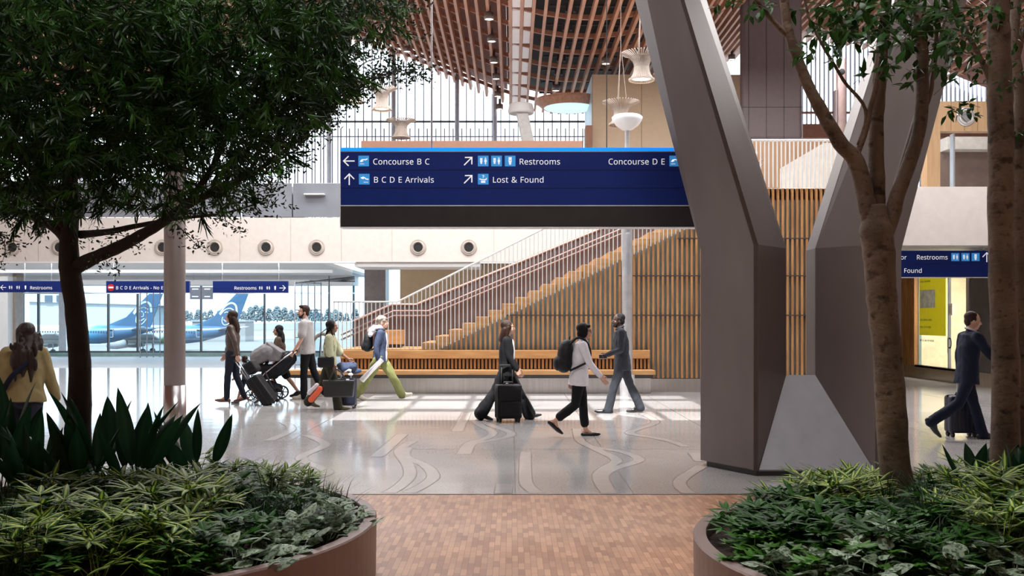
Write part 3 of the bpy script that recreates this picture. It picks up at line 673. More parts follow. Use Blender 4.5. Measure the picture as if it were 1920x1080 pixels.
PL = [(-.42, .0), (-.36, .02), (-.26, -.06), (-.02, -.02), (-.14, .18), (-.04, .18), (.14, .01), (.34, .05), (.42, .1), (.40, .16), (.30, .16), (.08, .10), (-.28, .06)]
def pict(parent, kind, cx, cz, s, y=-.004, frame_=True):
    if frame_:
        b = flat(MB(), [(cx-s/2, cz-s/2), (cx+s/2, cz-s/2), (cx+s/2, cz+s/2), (cx-s/2, cz+s/2)], y).build('pictogram', M_picto, parent)
    else: b = parent
    mb = MB(); yy_ = y-.003
    Q = lambda P, a=0: [(cx+s*(px*math.cos(a)-pz*math.sin(a)), cz+s*(px*math.sin(a)+pz*math.cos(a))) for px, pz in P]
    def disc(x, z, r): flat(mb, Q([(x+r*math.cos(t*math.pi/6), z+r*math.sin(t*math.pi/6)) for t in range(12)]), yy_)
    def toilet(x, k=1.):
        flat(mb, Q([(x-.13*k, .32*k), (x-.13*k, .08*k), (x+.13*k, .08*k), (x+.13*k, .32*k)]), yy_); flat(mb, Q([(x-.16*k, .05*k), (x-.1*k, -.14*k), (x-.08*k, -.32*k), (x+.08*k, -.32*k), (x+.1*k, -.14*k), (x+.16*k, .05*k)]), yy_)
    def person_(x):
        disc(x, .25, .07); flat(mb, Q([(x-.09, .15), (x-.12, -.08), (x-.06, -.1), (x-.05, -.32), (x+.05, -.32), (x+.06, -.1), (x+.12, -.08), (x+.09, .15)]), yy_)
    if kind == 'up': flat(mb, Q(PL, .22), yy_); flat(mb, Q([(-.35, -.30), (-.35, -.25), (.05, -.25), (.05, -.30)]), yy_)
    if kind == 'down': flat(mb, Q([(-p[0], p[1]) for p in reversed(PL)], .0), yy_) if False else flat(mb, Q(PL, -.35), yy_); 
    if kind == 'down': flat(mb, Q([(-.05, -.32), (-.05, -.27), (.38, -.27), (.38, -.32)]), yy_)
    if kind == 'wc2': toilet(-.18, .85); person_(.22)
    if kind == 'wc': toilet(0, 1.1)
    if kind == 'lost':
        flat(mb, Q([(-.2, -.35), (.2, -.35), (.2, -.15), (-.2, -.15)]), yy_); flat(mb, Q([(-.38, -.02), (-.1, -.1), (.3, -.1), (.36, .12), (.26, .08), (.22, 0), (-.12, 0), (-.36, .06)]), yy_)
        for a, c in (((-.07, .33), (.03, .36)), ((.03, .36), (.07, .27)), ((.07, .27), (0, .2)), ((0, .2), (0, .12))):
            stroke(mb, Q([a])[0], Q([c])[0], .05*s, yy_)
    return mb.build('symbol', M_signtext, b)
def sign(name, label, x0, x1, y0, y1, Y, m=M_navy, depth=.12, group=None):
    o = W((x0+x1)/2, y1, Y); k = Y/F
    t = thing(name, label, 'sign', o, 0, group)
    w, h = (x1-x0)*k, (y1-y0)*k
    MB().box(-w/2, 0, 0, w/2, depth, h).build('panel', m, t)
    fx = lambda px: (px-(x0+x1)/2)*k; fz = lambda py: (y1-py)*k
    return t, fx, fz, k
YM = 12.55
t, fx, fz, k = sign('hanging_sign', 'big dark blue hanging direction sign reading Concourse B C', 639, 1352, 284, 424, YM, depth=.22)
MB().box(fx(638), -.006, fz(424.5), fx(1353), .226, fz(386.5)).build('base_band', M_signdark, t)
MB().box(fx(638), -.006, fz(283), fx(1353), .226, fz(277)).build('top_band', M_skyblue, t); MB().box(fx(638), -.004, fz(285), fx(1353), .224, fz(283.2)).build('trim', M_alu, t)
for a in (427, 386.5): MB().box(fx(638), -.007, fz(a), fx(1353), .2, fz(a-1.6)).build('trim', mat('trim_light', (.75, .75, .8), .3), t)
MB().box(fx(637.4), -.008, fz(426), fx(638.8), .22, fz(277)).build('trim', MATS['trim_light'], t)
for a in (319, 353): MB().box(fx(640), -.003, fz(a), fx(1352), 0, fz(a-1)).build('seam', mat('seam_navy', (.004, .008, .05), .4), t)
for px, s in ((808, .011), (1139, .006)): MB().tube([(fx(px), .1, fz(278)), (fx(px), .1, 8.6)], s, 8).build('hanger_rod', M_alu if s > .01 else M_dark, t)
cap = 13.4*k
arrow(t, fx(654), fz(302), 20*k, math.pi, M_signtext); arrow(t, fx(655), fz(336), 20*k, math.pi/2, M_signtext)
pict(t, 'up', fx(682), fz(302), 20*k); pict(t, 'down', fx(683), fz(336), 20*k)
text(t, 'Concourse B C', fx(699), fz(308.5), cap, M_signtext); text(t, 'B C D E Arrivals', fx(700), fz(342.5), cap, M_signtext)
for py in (302, 336): arrow(t, fx(878), fz(py), 20*k, math.pi/4, M_signtext)
for px, kd in ((906, 'wc2'), (931, 'wc2'), (956.5, 'wc')): pict(t, kd, fx(px), fz(302), 20*k)
text(t, 'Restrooms', fx(973), fz(308.5), cap, M_signtext); pict(t, 'lost', fx(906), fz(336), 20*k); text(t, 'Lost & Found', fx(923), fz(342.5), cap, M_signtext)
text(t, 'Concourse D E', fx(1247), fz(308.5), cap, M_signtext, align='RIGHT'); pict(t, 'up', fx(1265), fz(302), 20*k)
arrow(t, fx(1292), fz(302), 20*k, 0, M_signtext)
# far row of signs
YF_ = 31.7
def rods(t, fx, fz, xs_, Y, top): 
    for px in xs_: MB().tube([(fx(px), .06, fz(528)), (fx(px), .06, top-t.location.z)], .008, 5).build('hanger_rod', M_alu, t)
t, fx, fz, k = sign('hanging_sign', 'dark blue restrooms sign with arrow to the left, at far left', -70, 118, 527, 548, YF_); cap = 7.3*k
arrow(t, fx(6), fz(539), 10*k, math.pi, M_signtext)
for px, kd in ((20, 'wc2'), (34, 'wc2'), (48, 'wc')): pict(t, kd, fx(px), fz(539), 10*k, frame_=False)
text(t, 'Restrooms', fx(56), fz(542.5), cap, M_signtext); rods(t, fx, fz, (45, 95), YF_, 3.5)
t, fx, fz, k = sign('hanging_sign', 'dark blue arrivals no entry sign with round red mark', 199, 355, 527, 549, YF_)
MB().lathe([(.0, 0), (6.5*k, 0), (6.5*k, .004), (0, .004)], 28, (fx(208), -.001, fz(539)), M=Matrix.Rotation(math.pi/2, 3, 'X')).build('no_entry_disc', M_red, t)
flat(MB(), [(fx(203.5), fz(540.5)), (fx(212.5), fz(540.5)), (fx(212.5), fz(537.5)), (fx(203.5), fz(537.5))], -.006).build('bar', M_signtext, t)
text(t, 'B C D E Arrivals - No Entry', fx(217), fz(542.5), cap, M_signtext); rods(t, fx, fz, (212, 330), YF_, 3.5)
t, fx, fz, k = sign('hanging_sign', 'dark blue restrooms sign with arrow pointing to the right', 399, 540, 527, 549, YF_)
text(t, 'Restrooms', fx(439), fz(543), cap, M_signtext)
for px, kd in ((489, 'wc2'), (503, 'wc2'), (516, 'wc')): pict(t, kd, fx(px), fz(540), 10*k, frame_=False)
arrow(t, fx(530), fz(540), 11*k, 0, M_signtext); rods(t, fx, fz, (416, 522), YF_, 3.5)
t, fx, fz, k = sign('hanging_sign', 'small pale grey hanging sign by the far windows', 356, 398, 538, 561, 41, mat('sign_grey', (.20, .24, .32), .4))
MB().box(fx(376.5), -.01, fz(561), fx(378), 0, fz(538)).build('divider', M_frame, t)
for py in (542, 556): stb = flat(MB(), [(fx(360), fz(py+1)), (fx(372), fz(py+1)), (fx(372), fz(py-1)), (fx(360), fz(py-1))], -.004); flat(stb, [(fx(383), fz(py+1)), (fx(394), fz(py+1)), (fx(394), fz(py-1)), (fx(383), fz(py-1))], -.004); stb.build('text_line', M_signtext, t)
rods(t, fx, fz, (362, 392), 41, 3.5)
YR = 23.4
t, fx, fz, k = sign('hanging_sign', 'dark blue restrooms sign with upward arrow between the right trees', 1612, 1868, 470, 520, YR); cap = 10.2*k
text(t, 'Elevator', fx(1700), fz(486.5), cap, M_signtext, align='RIGHT'); text(t, 'Restrooms', fx(1718), fz(486.5), cap, M_signtext)
for px, kd in ((1791, 'wc2'), (1810, 'wc2'), (1829, 'wc')): pict(t, kd, fx(px), fz(482), 15*k)
arrow(t, fx(1850), fz(482), 17*k, math.pi/2, M_signtext); text(t, 'Lost & Found', fx(1729), fz(511.5), cap, M_signtext, align='RIGHT')
MB().box(fx(1612), -.004, fz(521), fx(1868), .12, fz(519.5)).build('trim', MATS['trim_light'], t); MB().box(fx(1613), -.003, fz(495.5), fx(1867), 0, fz(494.8)).build('seam', MATS['seam_navy'], t)
for px in (1640, 1848): MB().tube([(fx(px), .06, fz(471)), (fx(px), .06, Z_(460, YBR)-t.location.z)], .012, 6).build('hanger_rod', M_alu, t)
# storefront poster and lettering on the glass (wall runs in depth: local x along -Y)
po = thing('window_poster', 'yellow poster with grey print hung inside the storefront glass', 'poster', (XS+.03, 26.35, 0)); po.rotation_euler = (0, 0, -math.pi/2)
def py_at(px): return XS*F/(px-960)
ya, yb = py_at(1722), py_at(1771); po.location.y = (ya+yb)/2; w_ = (ya-yb)
M_yel = mat('poster_yellow', (.86, .80, .02), .45, var=.03, emit=.12)
MB().box(-w_/2, 0, 1.20, w_/2, .006, 3.0).build('sheet', M_yel, po)
M_print = mat('poster_print', (.25, .22, .05), .5); MB().box(-w_/2+.04, -.004, 1.95, -w_/2+w_*.62, 0, 2.45).build('photo', mat('poster_photo', (.72, .80, .86), .5, var=.3, scale=5), po)
for z, s, c in ((2.86, 'ENERGETIC FINE', .10), (2.66, 'CLASSIC ENTERPRISE', .085), (1.60, 'CAFES, BOOKS, CLINICS,', .085), (1.40, 'FENG A LOT OF TEND.', .085), (1.03, 'ART. ALL MADE BY WOMEN.', .085)):
    o = text(po, s, -w_/2+.05, z, c*.72, M_print if z > 1.1 else M_black, y=-.006)
fl = thing('window_decal', 'black letter p on the storefront glass below the poster', 'decal', (XS+.035, py_at(1776), .78)); fl.rotation_euler = (0, 0, -math.pi/2)
text(fl, 'p', -.1, .1, .46, M_black)
nt_ = thing('window_notice', 'small white notice on the storefront glass right of the poster', 'notice', (XS+.03, py_at(1779), 1.75)); nt_.rotation_euler = (0, 0, -math.pi/2)
MB().box(-.13, 0, 0, .13, .004, .30).build('sheet', M_white, nt_); MB().box(-.10, -.003, .05, .10, 0, .25).build('print', mat('pale_print', (.55, .55, .55), .5), nt_)

# glazed wire frames standing by the windows
def screen(label, quad, nx, ny, Y0_, Y1_, z1):
    t = thing('glass_screen', label, 'screen', W(quad[0], 660, Y0_).xy.to_3d()); o = Vector(t.location)
    a = Vector((X_(quad[0], Y0_), Y0_, 0))-o; b = Vector((X_(quad[1], Y1_), Y1_, 0))-o
    for i in range(nx+1):
        p = a.lerp(b, i/nx); MB().box(p.x-.018, p.y-.018, .0, p.x+.018, p.y+.018, z1).build('post', M_fin, t)
    for j in range(ny+1):
        z = .12+(z1-.16)*j/ny; MB().tube([a+Vector((0, 0, z)), b+Vector((0, 0, z))], .018, 6).build('rail', M_fin, t)
    MB().prism([a+Vector((0, -.01, .1)), b+Vector((0, -.01, .1)), b+Vector((0, .01, .1)), a+Vector((0, .01, .1))], [a+Vector((0, -.01, z1)), b+Vector((0, -.01, z1)), b+Vector((0, .01, z1)), a+Vector((0, .01, z1))]).build('pane', glassy('ripple_glass', (.90, .97, 1.), .04, .05), t)
    return t, o
screen('dark framed glass screen standing by the windows left of the slim column', (263, 312), 4, 3, 42.4, 43.2, 3.2)
t, o = screen('tall wire frame screen behind the man pushing the stroller', (553, 602), 4, 3, 33, 33.9, 2.9)
for k in range(4):
    a = W(551+k*10, 531-k*1.5, 33+k*.6)-o; b = W(665, 519-k*2+k*5, 33.3)-o; MB().tube([a, b], .02, 5).build('brace', M_frame, t)
MB().tube([W(617, 517, 33.4)-o, W(617, 668, 33.4)-o], .02, 5).build('post', M_frame, t)
lr = thing('loop_sculpture', 'thin dark curved loop on the floor left of the bench end', 'sculpture', W(603, 690, 27).xy.to_3d())
MB().tube([Vector((.34*math.cos(a), .15*math.sin(a), .62+.62*math.sin(a))) for a in np.linspace(.9, 5.2, 26)], .045, 8).build('loop', mat('loop_brown', (.12, .10, .09), .4), lr, smooth=True)

# ------------------------------------------------------------------ the airfield
S('ground_apron', MB().box(-400, 46, -5.4, 400, 3000, -5.2), mat('apron', (.17, .165, .16), .9, var=.08, scale=.02))
S('ground_grass_strip', MB().box(-400, 330, -5.2, 400, 620, -5.15), mat('dry_grass', (.20, .175, .135), .9, var=.1, scale=.05))
def planemat():
    m, nt, b = nodes('aircraft_paint'); tc = nt.nodes.new('ShaderNodeTexCoord'); sp = nt.nodes.new('ShaderNodeSeparateXYZ'); lk(nt, tc.outputs['Object'], sp.inputs[0])
    v = mth(nt, 'MULTIPLY', mth(nt, 'ADD', sp.outputs[0], mth(nt, 'MULTIPLY', sp.outputs[2], -1.1)), 1/40.)
    r = ramp(nt, [(0, (.50, .51, .52)), (.55, (.50, .51, .52)), (.56, (.25, .32, .12)), (.60, (.05, .19, .30)), (.66, (.035, .12, .22)), (.70, (.028, .08, .155))], 'LINEAR'); lk(nt, v, r.inputs[0])
    lk(nt, r.outputs[0], b.inputs['Base Color']); b.inputs['Roughness'].default_value = .35; return m
M_plane = planemat(); M_pw = mat('plane_white', (.35, .35, .35), .4); M_pwin = mat('plane_window', (.05, .07, .1), .3); M_pgrey = mat('plane_wing', (.27, .29, .32), .4)
M_face = mat('tail_emblem_white', (.40, .41, .42), .4, var=0)
def airliner(label, loc, sc_):
    t = thing('airliner', label, 'airplane', loc); MXM = Matrix.Rotation(math.pi/2, 3, 'Y')
    prof = [(0, .05, -.5), (.4, .55, -.45), (1.2, 1.05, -.32), (2.6, 1.55, -.15), (4.5, 1.85, 0), (7, 1.95, 0), (26, 1.95, 0), (29, 1.75, .15), (32, 1.3, .5), (35, .75, .9), (37, .3, 1.15), (37.6, .08, 1.2)]
    MB().rings([[Vector((x, r*math.cos(2*math.pi*k/28), zc_+r*math.sin(2*math.pi*k/28))) for k in range(28)] for x, r, zc_ in prof]).build('fuselage', M_plane, t, smooth=True)
    fin = MB().ext([(27.0, -.14, 1.7), (36.4, -.14, 1.2), (39.3, -.10, 9.0), (36.8, -.10, 9.0), (31.5, -.14, 3.6)], (0, .28, 0)).build('tail_fin', M_plane, t, bevel=.08)
    e = MB(); NE = [0]                                  # line drawing of a smiling face in a parka hood
    def crv(pts, w):
        g = smooth_path([(34.9+(a-.5)*4.6+(b-.5)*1.7, 4.6+(b-.5)*5.6) for a, b in pts], 5)
        NE[0] += 1; y = -.19-.004*NE[0]; V = []
        for i, p in enumerate(g): d = g[min(i+1, len(g)-1)]-g[max(i-1, 0)]; d = d/np.linalg.norm(d); V += [(p[0]-d[1]*w/2, y, p[1]+d[0]*w/2), (p[0]+d[1]*w/2, y, p[1]-d[0]*w/2)]
        e.add(V, [(2*i, 2*i+1, 2*i+3, 2*i+2) for i in range(len(g)-1)])
    crv([(.12, .45), (.25, .75), (.5, .88), (.75, .78), (.9, .5)], .42); crv([(.15, .42), (.3, .62), (.52, .68), (.72, .6)], .25)
    crv([(.32, .50), (.42, .54), (.52, .50)], .2); crv([(.62, .49), (.7, .52), (.78, .47)], .2); crv([(.55, .48), (.60, .36), (.52, .33)], .16)
    crv([(.38, .25), (.52, .18), (.68, .27)], .22); crv([(.3, .35), (.34, .16), (.5, .04), (.68, .1), (.8, .32)], .2)
    e.build('emblem', M_face, fin, label='white smiling face emblem')
    for sy in (1, -1): MB().ext([(32.6, sy*.5, .9), (36.2, sy*.5, .9), (37.6, sy*6.6, 1.5), (36.2, sy*6.6, 1.5)], (0, 0, .18)).build('tailplane', M_pgrey, t)
    for sy in (1, -1): MB().ext([(12.2, sy*1.7, -1.1), (20.6, sy*1.7, -1.1), (24.2, sy*16.5, .3), (22.4, sy*16.5, .3)], (0, 0, .3)).build('wing', M_pgrey, t)
    for sy in (1, -1): MB().rings([[Vector((x, sy*5+r*math.cos(2*math.pi*k/20), -1.9+r*math.sin(2*math.pi*k/20))) for k in range(20)] for x, r in ((11, .85), (11.3, 1.05), (13, 1.1), (15, .8))]).build('engine', M_pgrey, t, smooth=True)
    wb = MB()
    for k in range(44): 
        if k not in (14, 15): wb.box(5.6+k*.52, -1.97, .38, 5.84+k*.52, -1.84, .74)
    wb.build('window_row', M_pwin, t)
    db = MB()
    for x in (4.3, 28.6):
        rr = 1.94 if x < 20 else 1.86
        for a, b, c, d in ((x, -.55, x+.07, 1.1), (x+.85, -.55, x+.92, 1.1), (x, 1.05, x+.92, 1.12), (x, -.58, x+.92, -.5)): db.box(a, -rr-.05, b, c, -rr+.3, d)
    db.build('door', M_pw, t)
    for x, y, s in ((4.2, 0, .35), (17.6, -2.8, .55), (17.6, 2.8, .55)):
        g = MB().tube([(x, y, -1.5), (x, y, -3.3)], .13, 8).build('landing_gear', M_pgrey, t); MB().lathe([(.02, -.22), (s, -.22), (s, .22), (.02, .22)], 18, (x, y, -3.55+.55-s+.0), M=Matrix.Rotation(math.pi/2, 3, 'X')).build('wheel', M_black, g)
    t.scale = (sc_,)*3
    return t
airliner('airliner whose tail fin with a white face shows right of the slim column', (X_(452, 205)-37.6*.96, 205, Z_(627, 205)), .96)
airliner('airliner at left whose tail is hidden by the glass screen', (X_(292, 165)-37.6*.80, 165, Z_(627, 165)), .80)
hg = thing('hangar', 'pale grey hangar with gabled roof beyond the left airliner', 'building', (X_(130, 260), 260, -5.2))
k = 260/F
MB().box(-75*k, 0, 0, 130*k, 30, Z_(566, 260)+5.2).build('wall', mat('hangar_wall', (.36, .41, .45), .7), hg)
MB().ext([(-75*k, -.5, Z_(566, 260)+5.2), (150*k, -.5, Z_(572, 260)+5.2), (60*k, -.5, Z_(546, 260)+5.2), (-75*k, -.5, Z_(546, 260)+5.2)], (0, 31, 0)).build('roof', mat('hangar_roof', (.42, .45, .48), .7), hg)
for a in (-44, -22): MB().box(a*k, -.7, Z_(566, 260)+5.2, (a+14)*k, -.5, Z_(554, 260)+5.2).build('window', mat('hangar_window', (.07, .10, .14), .3), hg)
MB().box(20*k, -.2, 3.2, 130*k, 0, 3.7).build('band', M_pwin, hg)
tm = thing('terminal_block', 'low pale building with flat roof behind the tail of the right airliner', 'building', (X_(420, 300), 300, -5.2))
MB().box(-60*.16, 0, 0, 40*.16, 10, 6.0).build('wall', mat('terminal_wall', (.24, .24, .24), .7), tm); MB().box(-62*.16, -.3, 6, 42*.16, 10.3, 6.5).build('roof', M_pgrey, tm)
random.seed(11); M_far = mat('far_tree_hazed', (.115, .155, .175), .9, var=.2, scale=.3); M_fart = mat('far_trunk', (.2, .18, .16), .9)  # distance haze painted into the crowns as blue-grey
protos = []
for v in range(3):
    mb = MB()
    for k in range(110):
        a = random.random()*6.28; z = random.uniform(.12, 1); r = ((1-z)**.6*(.5 if v < 2 else .3)+.06)*random.uniform(.5, 1.1)
        mb.ell((r*.8*math.cos(a), r*.8*math.sin(a), z), (.085, .085, .07), nu=6, nv=4)
    protos.append((mb, MB().tube([(0, 0, 0), (0, 0, .5)], .05, 6)))
firsts = {}
for i in range(34):
    px = 262+i*12.2+random.uniform(-4, 4); v = 2 if px < 360 else random.choice((0, 0, 1)); Y = random.uniform(560, 640)
    hpx = random.uniform(12, 17) if px < 470 else (random.uniform(19, 25) if px < 540 else random.uniform(11, 19)); hh = (hpx+6)/F*Y
    loc = (X_(px, Y), Y, Z_(604, Y))
    lab = ('pointed hazy conifer in the treeline beyond the airfield', 'broad hazy tree in the treeline beyond the airfield')[0 if v == 2 else 1]; grp = ('hazy conifers beyond the airfield', 'hazy broad trees beyond the airfield')[0 if v == 2 else 1]
    if v not in firsts:
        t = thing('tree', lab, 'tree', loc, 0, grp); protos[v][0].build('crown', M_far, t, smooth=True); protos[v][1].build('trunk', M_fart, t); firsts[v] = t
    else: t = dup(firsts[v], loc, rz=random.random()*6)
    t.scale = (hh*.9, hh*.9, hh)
for i, (px, py) in enumerate(((70, 640), (108, 655), (330, 652), (364, 651), (402, 652))):
    t = thing('baggage_cart', ['white covered cart beside the left airliner', 'low tow tractor under the left airliner', 'small cart under the tail of the right airliner', 'low loader with a rail under the right airliner', 'orange flecked cart by the right tail'][i], 'cart', (X_(px, 150), 150, -5.2))
    MB().box(-1.4, -.8, .5, 1.4, .8, .9).build('bed', M_pgrey, t); MB().box(-1.2, -.7, .9, .6 if i else 1.3, .7, 1.7 if i else 2.6).build('load', (M_pw, M_pgrey, M_pw, M_pgrey, mat('cart_orange', (.75, .3, .2), .5))[i], t)
    for x in (-.9, .9):
        for y in (-.8, .8): MB().lathe([(.02, -.1), (.35, -.1), (.35, .1), (.02, .1)], 14, (x, y, .35), M=Matrix.Rotation(math.pi/2, 3, 'X')).build('wheel', M_black, t)
# ------------------------------------------------------------------ trees
rng = np.random.default_rng(5); random.seed(5)
def np_obj(name, V, Fq, A, m, parent, label=None, kind=None):
    me = bpy.data.meshes.new(name); me.from_pydata(V.tolist(), [], Fq.tolist())
    at = me.attributes.new('leaf', 'FLOAT_VECTOR', 'POINT'); at.data.foreach_set('vector', A.astype(np.float32).ravel())
    me.materials.append(m); me.shade_smooth(); o = bpy.data.objects.new(name, me); COL.objects.link(o)
    if parent: o.parent = parent; 
    if kind: o['kind'] = kind
    return o
def nrm(a): return a/np.maximum(np.linalg.norm(a, axis=1, keepdims=True), 1e-9)
def leaves(P, D, N, L, Wd, r=None):                          # six-point leaves: base, shoulder pair, upper pair, tip
    D = nrm(D); S_ = nrm(np.cross(D, N)); N = np.cross(S_, D); n = len(P); L = L[:, None]; Wd = Wd[:, None]
    v = [P, P+D*L*.33-S_*Wd*.5+N*Wd*.12, P+D*L*.33+S_*Wd*.5+N*Wd*.12, P+D*L*.7-S_*Wd*.36-N*L*.03, P+D*L*.7+S_*Wd*.36-N*L*.03, P+D*L-N*L*.12]
    V = np.stack(v, 1).reshape(-1, 3); r = rng.random(n) if r is None else r
    A = np.stack([np.stack([np.full(n, u), np.full(n, w), r], 1) for u, w in ((0, 0), (-1, .33), (1, .33), (-1, .7), (1, .7), (0, 1))], 1).reshape(-1, 3)
    b = np.arange(n)[:, None]*6
    Fs = np.concatenate([b+np.array([[0, 2, 4, 3]]), b+np.array([[0, 3, 1, 1]])], 0) if False else None
    quads = np.concatenate([b+np.array([[1, 2, 4, 3]])]).tolist(); tris = np.concatenate([b+np.array([[0, 2, 1]]), b+np.array([[3, 4, 5]])]).tolist()
    return V, quads+tris, A
class LF:
    def __init__(s): s.V = []; s.F = []; s.A = []; s.n = 0
    def add(s, P, D, N, L, Wd, r=None):
        V, Fq, A = leaves(np.asarray(P, float), np.asarray(D, float), np.asarray(N, float), np.asarray(L, float), np.asarray(Wd, float), r)
        s.V.append(V); s.A.append(A); s.F += [tuple(i+s.n for i in f) for f in Fq]; s.n += len(V)
    def build(s, name, m, parent, org=(0, 0, 0), **k):
        V = np.concatenate(s.V)-np.array(org); A = np.concatenate(s.A)
        class L_(list):
            def tolist(self): return self
        return np_obj(name, V, L_(s.F), A, m, parent, **k)
def rnd_dir(n): return nrm(rng.normal(size=(n, 3)))
def limb(mb, pts, r, n=10, wob=.006):               # pts: (px, py, Y), r radii list
    P = [W(*p) for p in pts]; k = 5; S_ = smooth_path(P, k); R = np.interp(np.linspace(0, len(pts)-1, len(S_)), range(len(pts)), r)
    mb.tube([Vector(p)+Vector((noise.noise(Vector(p)*7), noise.noise(Vector(p)*7+Vector((9, 0, 0))), 0))*wob for p in S_], [float(x*(1+.10*noise.noise(Vector(p)*16))) for x, p in zip(R, S_)], n)
    return S_
# left tree
YL = 7.2
T1 = thing('indoor_tree', 'dark trunked tree with dense dark green crown in the left planter', 'tree', (X_(150, YL), YL, .33)); og = Vector(T1.location)
mb = MB()
limb(mb, [(148, 935, YL), (147, 800, YL), (150, 700, YL), (142, 590, YL), (130, 500, YL), (131, 430, YL), (134, 380, YL+.1), (130, 250, YL+.15), (150, 120, YL+.1), (190, -20, YL)], [.105, .09, .078, .074, .074, .06, .055, .046, .038, .025], 14)
mains = [([(142, 500, YL), (185, 480, YL-.1), (240, 455, YL-.2), (300, 420, YL-.3), (350, 385, YL-.35), (420, 350, YL-.4), (490, 315, YL-.4), (560, 262, YL-.4), (630, 195, YL-.4), (720, 140, YL-.4), (785, 130, YL-.4)], [.06, .045, .042, .036, .03, .022, .016, .013, .010, .006, .003]),
         ([(125, 445, YL), (100, 425, YL), (60, 405, YL+.1), (0, 385, YL+.2), (-80, 350, YL+.3)], [.05, .036, .03, .024, .015]),
         ([(120, 425, YL), (100, 395, YL-.2), (70, 370, YL-.4), (20, 345, YL-.6), (-60, 300, YL-.8)], [.03, .024, .02, .016, .01]),
         ([(150, 440, YL), (200, 435, YL+.2), (250, 425, YL+.3), (330, 410, YL+.5), (420, 400, YL+.6), (500, 375, YL+.6)], [.03, .024, .02, .015, .01, .004]),
         ([(60, 80, YL-.7), (110, 125, YL-.7), (190, 155, YL-.8), (220, 190, YL-.8), (270, 240, YL-.8), (310, 300, YL-.8)], [.02, .018, .015, .012, .009, .004]),
         ([(140, 330, YL), (220, 260, YL-.5), (320, 180, YL-.8), (430, 110, YL-.9), (520, 60, YL-.9), (640, 25, YL-.9)], [.035, .03, .024, .018, .012, .005]),
         ([(140, 300, YL), (60, 220, YL-.3), (-40, 140, YL-.5)], [.03, .022, .01]),
         ([(350, 385, YL-.35), (400, 310, YL-.5), (440, 230, YL-.6), (520, 160, YL-.6), (600, 110, YL-.6)], [.024, .02, .015, .01, .004]),
         ([(240, 390, YL-.9), (290, 300, YL-1), (330, 310, YL-1), (390, 325, YL-1), (410, 310, YL-1)], [.006, .006, .006, .005, .003])]
for p, r in mains: limb(mb, p, r, 9)
mb.xf(Matrix.Translation(-og)); mb.build('trunk', M_barkd, T1, smooth=True)
M_needle = leafmat('willow_leaf', (.024, .075, .013), (.034, .10, .017), .5, .42, var=.75, trans=.3)
M_small = leafmat('small_leaf', (.022, .04, .022), (.03, .05, .028), .5, .35, var=.5, trans=.2)
EL = [(170, 120, 250, 190, 3.), (430, 110, 230, 140, 2.6), (100, 310, 170, 90, 1.2), (330, 320, 130, 85, 1.3), (470, 200, 110, 130, 1.0), (620, 20, 130, 50, 1.6), (560, 100, 90, 80, 1.0), (40, 180, 130, 220, 1.5), (250, 250, 200, 130, .8)]
wt = np.array([e[4]*e[2]*e[3] for e in EL]); wt /= wt.sum()
def canopy(n):
    i = rng.choice(len(EL), n, p=wt); e = np.array(EL)[i]; a = rng.random(n)*2*math.pi; r = np.sqrt(rng.random(n))
    px = e[:, 0]+e[:, 2]*r*np.cos(a); py = e[:, 1]+e[:, 3]*r*np.sin(a); Y = YL+rng.uniform(-1.5, 1.1, n)
    return np.stack([(px-960)/F*Y, Y, H-(py-HZ)/F*Y], 1)
lf = LF(); n = 3900; Cn = canopy(n)
tw = nrm(np.stack([rng.normal(size=n), rng.normal(size=n), rng.normal(size=n)*.5-.45], 1))
m = 17
P = np.repeat(Cn, m, 0); T = np.repeat(tw, m, 0); t_ = rng.random(n*m)
D = nrm(T*1.1+rnd_dir(n*m)*.75+np.array([0, 0, -.35])); P = P+T*(t_*.16)[:, None]
lf.add(P, D, rnd_dir(n*m), rng.uniform(.06, .125, n*m), rng.uniform(.008, .015, n*m), np.clip(np.repeat(rng.random(n)**3, m)+rng.normal(size=n*m)*.06, 0, 1)); lf.build('foliage', M_needle, T1, og, label='dense narrow dark green leaves')
lf = LF()
def clusters(path, n, spread, per, L, Wd):
    pts = np.array(smooth_path(path, 8)); i = rng.integers(0, len(pts), n); c = pts[i]+rng.normal(size=(n, 3))*np.array([spread, spread, .0])
    Y = c[:, 2]+rng.normal(size=n)*.25; c = np.stack([(c[:, 0]-960)/F*Y, Y, H-(c[:, 1]-HZ)/F*Y], 1)
    P = np.repeat(c, per, 0)+rng.normal(size=(n*per, 3))*.028; k = n*per
    lf.add(P, rnd_dir(k)+np.array([.2, 0, .1]), rnd_dir(k), rng.uniform(L*.6, L*1.2, k), rng.uniform(Wd*.7, Wd*1.1, k))
tb = MB()
def twig(path, r0=.007): limb(tb, path, [r0*(1-.8*i/(len(path)-1)) for i in range(len(path))], 5, .003)
for path, n, s in ([[(450, 330, 6.8), (520, 270, 6.8), (580, 210, 6.8)], 200, 26], [[(520, 285, 6.8), (560, 190, 6.8), (610, 130, 6.8)], 240, 34], [[(590, 225, 6.8), (650, 165, 6.8), (720, 140, 6.8), (795, 132, 6.8)], 170, 11], [[(640, 180, 6.8), (680, 120, 6.8), (740, 105, 6.8)], 30, 9],
                   [[(560, 60, 6.5), (640, 30, 6.5), (760, 5, 6.5)], 330, 28], [[(560, 200, 6.8), (600, 110, 6.8), (660, 60, 6.8)], 200, 26], [[(430, 350, 6.8), (480, 300, 6.8), (500, 240, 6.8)], 200, 30], [[(470, 230, 6.6), (540, 150, 6.6), (600, 90, 6.6)], 260, 36],
                   [[(620, 175, 6.8), (650, 180, 6.8), (700, 165, 6.8)], 60, 14]):
    twig(path); clusters(path, n, s, 7, .034, .015)
